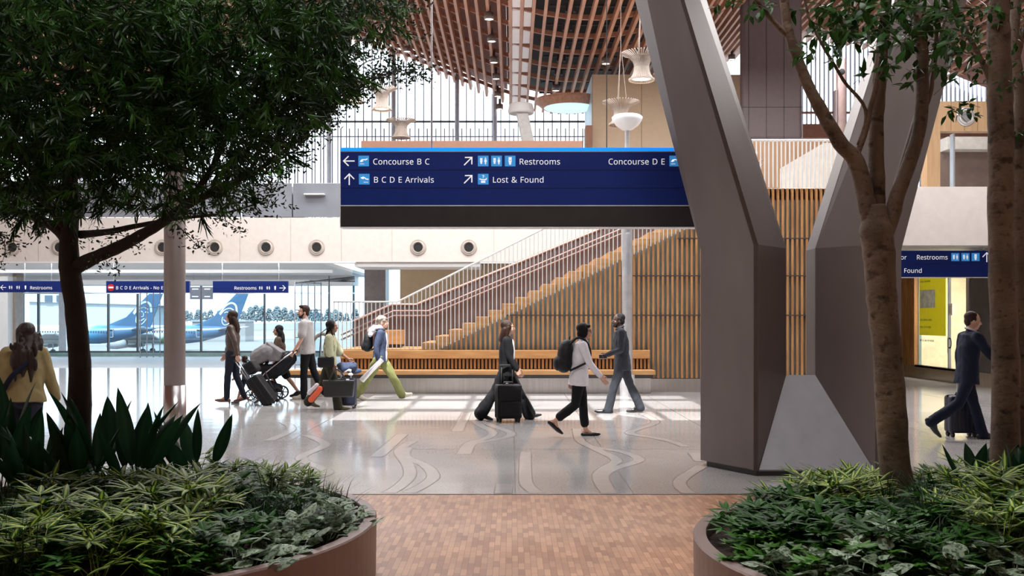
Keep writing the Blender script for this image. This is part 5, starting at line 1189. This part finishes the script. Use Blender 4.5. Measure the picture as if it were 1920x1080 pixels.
    if st == 'braids':
        for k in range(9):
            y0 = (k-4)*.022; pts = [E(-.06, y0, 0), hc+Vector((-.10, y0*1.3, -.16)), hc+Vector((-.115, y0*1.5, -.32)), hc+Vector((-.10, y0*1.5, -.12-L+.03*(k % 3)))]
            hb.tube([Vector(p) for p in smooth_path(pts, 5)], [.013*(1+.18*(-1)**i) for i in range(16)], 7)
        for sg in (1, -1): hb.tube([Vector(p) for p in smooth_path([E(.0, sg*.08, -.03), hc+Vector((.03, sg*.11, -.2)), hc+Vector((.05, sg*.13, -.45)), hc+Vector((.03, sg*.14, -.62))], 6)], [.017*(1+.18*(-1)**i) for i in range(19)], 7)
    fin(hb, 'hair', HR[hcx], .0085, 2, .006, stretch=(2, 2, .35))
    # trousers / skirt
    bt = O['bottom']; w = bt.get('w', 1.); pm = MB()
    pm.ell(hip+u*.05, (.118*k_, .168*k_, .11), RT); pm.ell(hip+u*.13, (.106*k_, .146*k_, .07), RT); pm.ell(hip-u*.03-f*.01, (.118*k_, .165*k_, .10), RT)
    for sd in 'LR':
        hp, kn, an = J[sd][:3]; e = bt.get('len', 1.); fl_ = bt.get('flare', .05)
        kr = .060+.018*(w-1)*3
        if e >= .75: en = kn.lerp(an, (e-.5)*2+.1); pm.chain([hp, hp.lerp(kn, .5), kn, kn.lerp(en, .5), en], [.098*k_*(.9+.1*w), .082*k_*w, kr+.004, (kr+fl_)/2+.005, fl_])
        else: en = hp.lerp(kn, e*1.3); pm.chain([hp, en], [.10, .088*w])
    fin(pm, bt.get('name', 'trousers'), bt['m'], .0095, 5, bt.get('folds', .011))
    # top
    tp = O['top']; tk = tp.get('k', 1.); tm_ = MB(); hem = tp.get('hem', .0)
    n = 13; trs = []; AN = np.linspace(0, 2*math.pi, 24, endpoint=False)
    for i in range(n):
        t_ = i/(n-1); q = hem+(.50-hem)*t_
        rx = np.interp(q, [-.2, 0, .14, .32, .46], [.142, .132, .118, .128, .098])*k_; ry = np.interp(q, [-.2, 0, .14, .32, .46], [.20, .180, .155, .17, sw*.92])*k_
        if tp.get('box'): ry = max(ry, .172); rx = max(rx, .128)
        if i in (0, n-1): trs.append([hip+u*q+f*(-.004)+RT @ Vector((rx*tk*.3*math.cos(a), ry*tk*.3*math.sin(a), 0)) for a in AN]) if i == 0 else None
        trs.append([hip+u*q+f*(-.004)+RT @ Vector((rx*tk*math.cos(a), ry*tk*math.sin(a), 0)) for a in AN])
    trs.append([hip+u*.535+f*(-.004)+RT @ Vector((.05*math.cos(a), .08*math.sin(a), 0)) for a in AN]); tm_.rings(trs)
    tm_.cap(shc+Vector((0, 0, -.01)), nb+Vector((0, 0, .005)), .085, .062)
    for sd in 'LR':
        sp, e, wv, d2, sg = AR[sd]; sl = tp.get('sleeve', 'long'); sr = tp.get('sr', 1.)
        tm_.cap(shc+Tw @ Vector((0, sg*sw*.45, -.012)), sp, .07, .068)
        if sl == 'long': tm_.chain([sp, sp.lerp(e, .5), e, e.lerp(wv, .5), e.lerp(wv, .97)], [.07*sr, .062*sr, .055*sr, .048*sr, .040*sr])
        elif sl == 'short': tm_.chain([sp, sp.lerp(e, .72)], [.07*sr, .070*sr])
        elif sl == 'elbow': tm_.chain([sp, e.lerp(wv, .12)], [.07*sr, .075*sr])
    to = fin(tm_, tp.get('name', 'jacket'), tp['m'], .0095, 5, tp.get('folds', .012))
    if 'collar' in tp:
        cm = MB(); c0 = nb+Vector((.006, 0, .012))
        cm.chain([c0+Vector((.066*math.cos(a), .066*math.sin(a), .012-.030*math.cos(a))) for a in np.linspace(-2.9, 2.9, 15)], [.014]*15); fin(cm, 'collar', tp['collar'], .006, 2)
    if 'inner' in tp:                              # shirt front in the open jacket
        im = MB(); im.ell(hip+u*.40+f*(.085*k_*tk), (.045, .038, .10), RT); im.ell(hip+u*.26+f*(.105*k_*tk), (.032, .045, .16), RT); im.ell(hip+u*.02+f*(.112*k_*tk), (.034, .05, .13), RT); fin(im, 'shirt', tp['inner'], .008, 3, .003)
    for sd in 'LR':
        hp, kn, an, heel, ball, toe, fd, dn = J[sd]; sh = MB(); kind = O['shoe'][0]
        if kind == 'sneaker': sh.cap(heel+Vector((0, 0, .008)), ball, .042, .044); sh.cap(ball, toe, .043, .034); sh.cap(an+dn*.015, heel+Vector((0, 0, .02)), .046, .044); sh.cap(an+fd*.03+dn*.02, ball, .044, .036)
        elif kind == 'oxford': sh.cap(heel+Vector((0, 0, .006)), ball, .038, .038); sh.cap(ball, toe+fd*.03, .038, .022); sh.cap(an+dn*.015, heel+Vector((0, 0, .01)), .044, .038); sh.cap(an+fd*.03+dn*.02, ball, .042, .03)
        else:
            sh.cap(heel, ball, .034, .037); sh.cap(ball, toe+fd*.02, .037, .02)
            if kind == 'boot': sh.cap(an, heel, .042, .036); sh.cap(an+fd*.02, ball, .042, .032)
            hh = P.get('heel', 0)
            if hh: sh.cap(heel-fd*.01, heel+dn*(hh+.012)-fd*.012, .022, .013)
        fin(sh, 'shoe', O['shoe'][1], .0085, 3)
    J['AR'] = AR; J['s'] = s; J['hc'] = hc*s; J['hip'] = hip*s; J['shc'] = shc*s; J['root'] = root; J['u'] = u; J['f'] = f
    return root, J
def world(J, p): return Matrix.Translation(J['root'].location) @ Matrix.Rotation(J['root'].rotation_euler.z, 4, 'Z') @ (Vector(p))
def hand_pos(J, sd, d=.09): sp, e, w, d2, sg = J['AR'][sd]; return world(J, (w+d2*d)*J['s'])
RT_, LT_ = 0.0, math.pi
M_navyc = cloth('navy', (.007, .010, .028)); M_blackc = cloth('black', (.006, .006, .008)); M_char = cloth('charcoal_suit', (.036, .040, .050)); M_whitec = cloth('white', (.70, .66, .70), var=.04); M_greyc = cloth('grey_tee', (.40, .38, .38), var=.05)
M_olive = cloth('olive', (.19, .20, .075)); M_yelc = cloth('mustard_jacket', (.29, .235, .115), var=.06); M_brownl = mat('brown_leather', (.075, .048, .038), .38, var=.2, bump=.15, bscale=50); M_sage = cloth('sage', (.42, .42, .28)); M_dkolive = cloth('dark_olive', (.035, .033, .022)); M_bluej = cloth('blue_blazer', (.045, .062, .115))
M_leop = mat('leopard_print', (.16, .10, .06), .8, scale=34, col2=(.02, .015, .012)); M_kid = cloth('kid_navy', (.02, .024, .045)); M_blackshoe = mat('black_shoe', (.01, .01, .011), .28, var=0); M_tanshoe = mat('tan_shoe', (.42, .33, .27), .5); M_brshoe = mat('brown_shoe', (.16, .07, .05), .35); M_creamshoe = mat('cream_shoe', (.62, .56, .46), .5)

r1, J1 = person('person seen from behind in mustard yellow jacket with long dark wavy hair', 46, 898, 600, math.pi/2+.35, {'L': (22, 6, -5), 'R': (-14, 22, 22), 'aL': (-8, 10, 15, 'relaxed'), 'aR': (6, 17, 10, 'open'), 'fab': .9, 'lean': 4, 'head': (35, 4)},
       dict(skin='light', hb=.07, hair=('wavy', 'auburn', .40), girth=1.08, bottom=dict(m=cloth('dark_navy', (.018, .020, .035)), w=1.1, flare=.07), top=dict(m=M_yelc, name='jacket', hem=-.06, k=1.12, sr=1.22, box=1, folds=.016, collar=M_yelc), shoe=('boot', M_blackshoe)))
st = MB(); st.tube([Vector(p)*J1['s'] for p in smooth_path([J1['shc']/J1['s']+Vector((-.02, -.14, .06)), J1['shc']/J1['s']+Vector((-.15, -.06, -.10)), J1['hip']/J1['s']+Vector((-.19, .10, .24)), J1['hip']/J1['s']+Vector((-.10, .20, .08))], 6)], .028*J1['s'], 8)
st.build('bag_strap', M_navyc, r1, smooth=True)
r2, J2 = person('person in brown leather jacket and dark jeans pulling a suitcase behind, facing left', 436, 758, 587, LT_, {'L': (10, 8, -2), 'R': (-6, 16, 14), 'aL': (-22, 12, 8, 'grip'), 'aR': (10, 8, 22, 'relaxed'), 'heel': .06, 'lean': 0},
       dict(skin='light', hair=('long', 'brown', .26), bottom=dict(m=cloth('dark_jean', (.014, .017, .03)), flare=.052), top=dict(m=M_brownl, hem=-.05, collar=M_brownl, inner=M_blackc), shoe=('heel', M_brshoe)))
r3, J3 = person('small child in dark shorts half hidden behind the leaning suitcase', 461, 756, 664, LT_, {'L': (24, 8, -4), 'R': (-26, 12, 24), 'aL': (14, 10, 40, 'relaxed'), 'aR': (-18, 10, 30, 'relaxed')},
       dict(skin='light', hair=('bob', 'brown'), girth=1.1, bottom=dict(m=M_kid, len=.62, w=1.15, name='shorts'), top=dict(m=cloth('kid_grey', (.10, .10, .12)), name='shirt', hem=-.02, sleeve='short'), shoe=('sneaker', mat('kid_shoe', (.10, .095, .085), .6))))
r4, J4 = person('person in leopard print blouse with long black hair walking beside the stroller', 526, 746, 605, LT_, {'L': (-24, 14, 12), 'R': (24, 6, -8), 'aL': (12, 10, 22, 'relaxed'), 'aR': (6, 8, 20, 'relaxed'), 'head': (22, 3)},
       dict(skin='tan', hair=('long', 'black', .27), bottom=dict(m=M_blackc, len=.66, w=1.2, name='shorts', flare=.09), top=dict(m=M_leop, name='blouse', hem=-.04, sleeve='short', sr=1.12), shoe=('sneaker', M_blackshoe)))
r5, J5 = person('tall bearded person in grey t-shirt and black jeans pushing the stroller', 576, 748, 572, LT_, {'L': (6, 6, 0), 'R': (-14, 12, 6), 'aL': (4, 8, 28, 'grip'), 'aR': (8, 10, 26, 'grip'), 'lean': 4, 'head': (25, 0)},
       dict(skin='light', fem=False, beard=True, hair=('short', 'brown'), bottom=dict(m=M_blackc, flare=.065, w=1.04), top=dict(m=M_greyc, name='t_shirt', hem=-.09, sleeve='short', k=1.06, sr=1.1, box=1), shoe=('sneaker', M_creamshoe)))
r6, J6 = person('person with long braids in sage shirt and dark olive trousers carrying a black tote', 618, 768, 598, RT_, {'L': (-20, 18, 16), 'R': (16, 8, -4), 'aL': (22, 10, 30, 'grip'), 'aR': (4, 12, 16, 'grip'), 'lean': 2},
       dict(skin='brown', hair=('braids', 'black', .45), bottom=dict(m=M_dkolive, flare=.092, w=1.25), top=dict(m=M_sage, name='shirt', hem=-.04, sleeve='elbow', sr=1.15, k=1.03), shoe=('boot', mat('olive_shoe', (.13, .11, .06), .5))))
r7, J7 = person('person in blue blazer and wide olive green trousers striding to the right', 712, 750, 587, RT_, {'L': (32, 4, -12), 'R': (-26, 10, 20), 'aL': (-10, 8, 12, 'relaxed'), 'aR': (-14, 10, 22, 'grip'), 'lean': 3},
       dict(skin='light', hair=('curly', 'grey'), bottom=dict(m=M_olive, flare=.088, w=1.3, folds=.02), top=dict(m=M_bluej, name='blazer', hem=-.10, collar=M_bluej, inner=M_whitec, k=1.06), shoe=('sneaker', M_creamshoe)))
r8, J8 = person('person in black suit with wide trousers walking right behind a black suitcase', 950, 787, 595, RT_, {'L': (27, 2, -6), 'R': (-27, 6, 20), 'aL': (12, 8, 18, 'relaxed'), 'aR': (10, 10, 20, 'grip'), 'heel': .035, 'lean': 0},
       dict(skin='light', hair=('long', 'brown', .15), bottom=dict(m=M_blackc, flare=.115, w=1.28, folds=.016), top=dict(m=M_blackc, hem=-.13, inner=M_whitec, k=1.04), shoe=('heel', M_blackshoe)))
r9, J9 = person('person in white blouse and cropped black trousers with a black backpack', 1086, 818, 604, RT_, {'L': (8, 2, -2), 'R': (-8, 44, 40), 'aL': (-20, 8, 10, 'relaxed'), 'aR': (20, 12, 20, 'relaxed'), 'lean': 5, 'head': (-8, 0)},
       dict(skin='light', glasses=True, hair=('bob', 'black'), girth=1.04, bottom=dict(m=M_blackc, len=.82, flare=.068, w=1.08), top=dict(m=M_whitec, name='blouse', hem=-.14, collar=M_whitec, k=1.08, sr=1.1, folds=.014), shoe=('flat', M_blackshoe)))
r10, J10 = person('person in charcoal grey suit walking left past the silver pole', 1166, 774, 583, LT_, {'L': (18, 4, -4), 'R': (-20, 4, 6), 'aL': (4, 10, 66, 'grip'), 'aR': (-12, 12, 14, 'relaxed'), 'lean': 3},
       dict(skin='dark', fem=False, beard=True, hair=('crop', 'black'), bottom=dict(m=M_char, flare=.075, w=1.12, folds=.016), top=dict(m=M_char, name='suit_jacket', hem=-.16, collar=M_char, k=1.06, sr=1.08, folds=.016), shoe=('oxford', M_blackshoe)))
r11, J11 = person('person in navy suit at the right walking right between the tree trunks', 1814, 824, 579, RT_, {'L': (16, 0, 0), 'R': (-20, 36, 50), 'aL': (-8, 8, 14, 'grip'), 'aR': (34, 8, 20, 'relaxed'), 'lean': 4, 'head': (-10, 8)},
       dict(skin='light', fem=False, hair=('crop', 'brown'), bottom=dict(m=M_navyc, flare=.072, w=1.08), top=dict(m=M_navyc, name='suit_jacket', hem=-.15, collar=M_whitec, k=1.06, sr=1.08, folds=.014), shoe=('oxford', M_blackshoe)))
# ------------------------------------------------------------------ luggage
M_case = mat('case_black', (.010, .010, .012), .55, var=.1, bump=.1, bscale=120, spec=.25); M_casenavy = mat('case_navy', (.010, .013, .03), .4); M_rub = mat('rubber', (.015, .015, .015), .6); M_chrome = mat('chrome', (.7, .7, .72), .2, 1.)
def suitcase(label, loc, rz, w, d, hh, handle, m, tilt=0, soft=False, name='suitcase'):
    t = thing(name, label, 'suitcase', loc, rz); t.rotation_euler = (0, tilt, rz)
    MB().box(-d/2, -w/2, .055, d/2, w/2, hh).build('body', m, t, bevel=.045 if not soft else .03, seg=4, smooth=False)
    if soft:
        MB().box(d/2-.01, -w*.4, .1, d/2+.045, w*.4, hh*.55).build('pocket', m, t, bevel=.02); MB().tube([(d*.1, -w/2-.004, .08), (d*.1, -w/2-.004, hh-.06)], .008, 6).build('zip', M_rub, t)
        MB().tube([(d/2-.02, -w/2-.006, .07), (d/2-.02, -w/2-.006, hh-.05)], .01, 6).build('piping', mat('piping_grey', (.05, .05, .06), .4), t)
    else:
        rb = MB()
        for k in range(6): y = -w*.36+k*w*.144; rb.box(-d/2-.006, y-.012, .10, d/2+.006, y+.012, hh-.06)
        rb.build('rib', m, t, bevel=.004); MB().box(-.006, -w/2-.003, .05, .006, w/2+.003, hh+.003).build('seam', M_rub, t)
    if handle:
        for y in (-.09, .09): MB().tube([(-d*.35, y, hh-.05), (-d*.35, y, hh+handle)], .010, 8).build('handle_tube', M_alu if not soft else M_rub, t, smooth=True)
        MB().box(-d*.35-.018, -.12, hh+handle-.018, -d*.35+.018, .12, hh+handle+.018).build('grip', M_rub, t, bevel=.01)
    MB().tube([(0, -.08, hh), (0, -.07, hh+.035), (0, .07, hh+.035), (0, .08, hh)], .011, 8).build('carry_handle', M_rub, t, smooth=True)
    for x in (-d*.32, d*.32):
        for y in (-w*.38, w*.38): wl = MB().lathe([(.005, -.018), (.036, -.018), (.036, .018), (.005, .018)], 14, (x, y, .036), M=Matrix.Rotation(math.pi/2, 3, 'X')).build('wheel', M_rub, t); MB().box(x-.016, y-.024, .04, x+.016, y+.024, .07).build('fork', M_rub, wl)
    return t
hp = hand_pos(J8, 'R'); Ys = J8['root'].location.y-.30
suitcase('black soft suitcase wheeled upright before the person in black suit', (X_(953, Ys), Ys, 0), -math.pi/2+.25, .40, .25, .60, .30, M_case, soft=True)
# leaning suitcase of the person in the brown jacket
hp = hand_pos(J2, 'L'); h2 = J2['root'].location; foot = Vector((X_(512, h2.y-.15), h2.y-.15, 0)); top = hand_pos(J2, 'L', .07); dx = top.x-foot.x; ang = math.atan2(dx, top.z)
ln = math.hypot(dx, top.z)
s2 = suitcase('black hard suitcase tilted and pulled behind the person in brown jacket', foot, 0, .42, .25, .66, ln-.66, M_case, tilt=ang)
bg = thing('travel_bag', 'small black bag strapped on top of the tilted suitcase', 'bag', foot+Vector((math.sin(ang), 0, math.cos(ang)))*.70, 0); bg.rotation_euler = (0, ang, 0)
MB().box(-.02, -.18, 0, .20, .18, .24).build('body', M_case, bg, bevel=.05, seg=3); MB().tube([(.09, -.1, .23), (.09, -.09, .29), (.09, .09, .29), (.09, .1, .23)], .01, 6).build('strap', M_rub, bg)
Yn = J11['root'].location.y+.05
hx = hand_pos(J11, 'L'); suitcase('dark navy suitcase rolling behind the person in navy suit', (X_(1802, Yn+.3), Yn+.3, 0), math.pi/2, .40, .24, .58, .34, M_casenavy)
# backpacks
def backpack(label, J, sc_=1., m=M_case):
    s = J['s']; o = world(J, J['shc']+Vector((-.26, 0, -.20))*s); t = thing('backpack', label, 'backpack', o, J['root'].rotation_euler.z)
    b = MB(); q = s*sc_
    b.ell((0, 0, 0), (.115*q, .155*q, .24*q)); b.ell((-.02*q, 0, -.09*q), (.13*q, .16*q, .15*q)); b.ell((.04*q, 0, .12*q), (.08*q, .13*q, .14*q)); b.blob('body', m, t, .012, 3, .004)
    b = MB(); b.ell((-.11*q, 0, -.1*q), (.06*q, .11*q, .11*q)); b.blob('pocket', m, t, .01, 2, .003)
    for sg in (1, -1):
        MB().tube([Vector(p) for p in smooth_path([(.06*q, sg*.10*q, .17*q), (.17*q, sg*.12*q, .272*q), (.285*q, sg*.125*q, .235*q), (.355*q, sg*.13*q, .09*q), (.335*q, sg*.175*q, -.05*q), (.22*q, sg*.20*q, -.12*q), (.06*q, sg*.15*q, -.20*q)], 6)], .017*q, 8).build('shoulder_strap', m, t, smooth=True)
    MB().tube([(.06*q, -.03*q, .24*q), (.07*q, -.02*q, .29*q), (.07*q, .02*q, .29*q), (.06*q, .03*q, .24*q)], .008*q, 6).build('grab_loop', m, t); return t
backpack('black backpack worn by the person in white blouse', J9, 1.05); backpack('dark backpack worn by the person in blue blazer', J7, .85)
# tote, shoulder bag, jacket, papers, phone
hp = hand_pos(J6, 'R', .08); tt = thing('tote_bag', 'big black tote bag hanging from the hand of the person with braids', 'bag', hp+Vector((.08, -.06, -.50)))
MB().prism([(-.26, -.07, 0), (.26, -.07, 0), (.26, .07, 0), (-.26, .07, 0)], [(-.29, -.05, .31), (.29, -.05, .31), (.29, .05, .31), (-.29, .05, .31)]).build('body', mat('tote_leather', (.018, .018, .02), .4), tt, bevel=.03, seg=3)
for y in (-.05, .05): MB().tube([Vector(p) for p in smooth_path([(-.17, y, .28), (-.12, y*.7, .42), (-.03, 0, .50), (.06, y*.7, .42), (.13, y, .28)], 5)], .010, 6).build('strap', M_rub, tt, smooth=True)
sb = thing('shoulder_bag', 'small black shoulder bag at the hip of the person with braids', 'bag', world(J6, J6['hip']+Vector((-.02, -.24, -.08)))); MB().box(-.15, -.05, 0, .15, .05, .2).build('body', M_case, sb, bevel=.04, seg=3); MB().tube([(-.12, 0, .19), (-.10, .04, .62), (.02, .10, .72)], .009, 6).build('strap', M_rub, sb)
rt = thing('rolled_cloth', 'red orange rolled cloth tucked under the black tote', 'cloth', hp+Vector((-.30, -.12, -.44))); MB().cap((-.10, 0, -.10), (.06, 0, .10), .055, .05).blob('roll', mat('red_orange', (.75, .12, .05), .7), rt, .012, 2, .01); MB().cap((-.14, .02, .02), (.0, .02, .16), .04, .04).blob('lining', M_whitec, rt, .012, 2, .01)
Yc = J6['root'].location.y+.25
s6 = suitcase('dark blue suitcase with wheels behind the black tote', (X_(650, Yc), Yc, 0), math.pi/2, .36, .22, .56, .22, M_casenavy)
jk = thing('folded_jacket', 'bundle of dark blue and white clothes on the dark blue suitcase', 'clothes', (X_(655, Yc), Yc-.02, .60)); b = MB(); [b.ell((random.uniform(-.15, .15), random.uniform(-.08, .08), random.uniform(.02, .2)), (random.uniform(.07, .12), .08, random.uniform(.05, .08))) for _ in range(8)]; b.blob('bundle', M_bluej, jk, .014, 2, .02)
b = MB(); [b.ell((random.uniform(-.16, .1), -.10+random.uniform(-.03, .0), random.uniform(.0, .12)), (.05, .03, .03)) for _ in range(4)]; b.blob('towel', M_whitec, jk, .012, 2, .012)
pp_ = hand_pos(J7, 'R', .06); pa = thing('rolled_papers', 'pale grey roll of papers held low by the person in blue blazer', 'papers', pp_); MB().tube([(.08, 0, .06), (-.34, -.02, -.36)], .05, 14).build('roll', mat('paper_grey', (.62, .62, .64), .6), pa, smooth=True); MB().tube([(.06, -.05, .02), (-.30, -.06, -.38)], .025, 10).build('sheet', M_white, pa, smooth=True)
sw_ = thing('folded_sweater', 'white sweater slung over the shoulder of the person in blue blazer', 'clothes', world(J7, J7['shc']+Vector((-.04, -.08, .05)))); b = MB(); b.chain([(-.15, -.05, -.10), (-.08, -.03, .03), (.02, .0, .05), (.06, .05, .02)], [.055, .06, .05, .035]); b.ell((-.13, -.02, -.02), (.08, .1, .07)); b.blob('knit', M_whitec, sw_, .012, 2, .018)
ph = thing('phone', 'phone held in front of the person in charcoal suit', 'phone', hand_pos(J10, 'L', .10)); MB().box(-.05, -.006, -.03, .10, .006, .045).build('body', mat('phone_pale', (.5, .48, .46), .3), ph, bevel=.004); MB().box(-.044, -.008, -.024, .094, -.0055, .039).build('screen', M_black, ph)
# stroller in front of the bearded person
Yt = J5['root'].location.y-.12; so = Vector((X_(550, Yt), Yt, 0))
sr = thing('stroller', 'black stroller with grey sun canopy pushed to the left', 'stroller', so); k = Yt/F
Q = lambda px, py, y=0: Vector(((px-550)*k, y, Z_(py, Yt)))
M_grc = cloth('canopy_grey', (.22, .21, .22))
for sy in (-.22, .22):
    MB().tube([Q(553, 660, sy), Q(535, 672, sy), Q(500, 700, sy), Q(476, 735, sy)], .014, 8).build('frame_bar', M_chrome, sr, smooth=True); MB().tube([Q(502, 695, sy), Q(512, 718, sy), Q(524, 736, sy)], .018, 8).build('rear_leg', M_rub, sr, smooth=True)
MB().tube([Q(553, 660, -.22), Q(556, 657, 0), Q(553, 660, .22)], .018, 8).build('handlebar', M_rub, sr, smooth=True)
for px, R in ((524, .135), (476, .11)):
    for sy in (-.25, .25):
        c = Vector(((px-550)*k, sy, R)); wh = MB().lathe([(R*.80, -.018), (R, -.02), (R, .02), (R*.80, .018), (R*.80, -.018)], 26, c, M=Matrix.Rotation(math.pi/2, 3, 'X'), close=False).build('wheel', M_rub, sr)
        sp_ = MB(); [sp_.tube([c, c+Vector((math.cos(a), 0, math.sin(a)))*R*.82], .010, 5) for a in np.linspace(0, 6.28, 7)[:-1]]; sp_.cap(c+Vector((0, -.02, 0)), c+Vector((0, .02, 0)), .03, .03); sp_.build('spoke', M_rub, wh)
b = MB(); b.chain([Q(545, 672), Q(525, 690), Q(500, 702)], [.13, .16, .12]); [b.chain([Q(545, 672, sy), Q(525, 688, sy), Q(498, 705, sy)], [.08, .12, .08]) for sy in (-.12, .12)]; b.blob('seat', cloth('stroller_black', (.012, .012, .015)), sr, .014, 4, .01)
b = MB(); 
for sy in (-.12, 0, .12): b.chain([Q(478, 686, sy), Q(486, 668, sy), Q(502, 660, sy)], [.08, .16, .18])
b.blob('canopy', M_grc, sr, .014, 5, .012)
b = MB(); b.prism([Q(503, 640, -.2), Q(532, 660, -.2), Q(528, 676, -.2), Q(508, 678, -.2)], [Q(503, 640, .2), Q(532, 660, .2), Q(528, 676, .2), Q(508, 678, .2)]); b.blob('blanket', M_grc, sr, .014, 4, .014)
b = MB(); [b.cap(Q(478, 690, sy), Q(510, 690, sy), .07, .08) for sy in (-.14, 0, .14)]; b.blob('carrycot', MATS['cloth_stroller_black'], sr, .014, 3, .006)
b = MB(); [b.cap(Q(502, 722, sy), Q(520, 728, sy), .10, .09) for sy in (-.12, .12)]; b.blob('basket', MATS['cloth_stroller_black'], sr, .014, 3, .012)
# slivers at the frame edge
rb_ = thing('red_panel', 'dark red panel glimpsed at the right picture edge behind the mossy trunk', 'panel', (X_(1925, 21), 21, .3)); MB().box(-.14, 0, 0, .5, .1, 1.0).build('sheet', mat('dark_red', (.35, .01, .04), .5), rb_, bevel=.01); MB().box(-.16, -.02, -.3, .52, .12, 0).build('stand', M_dark, rb_)
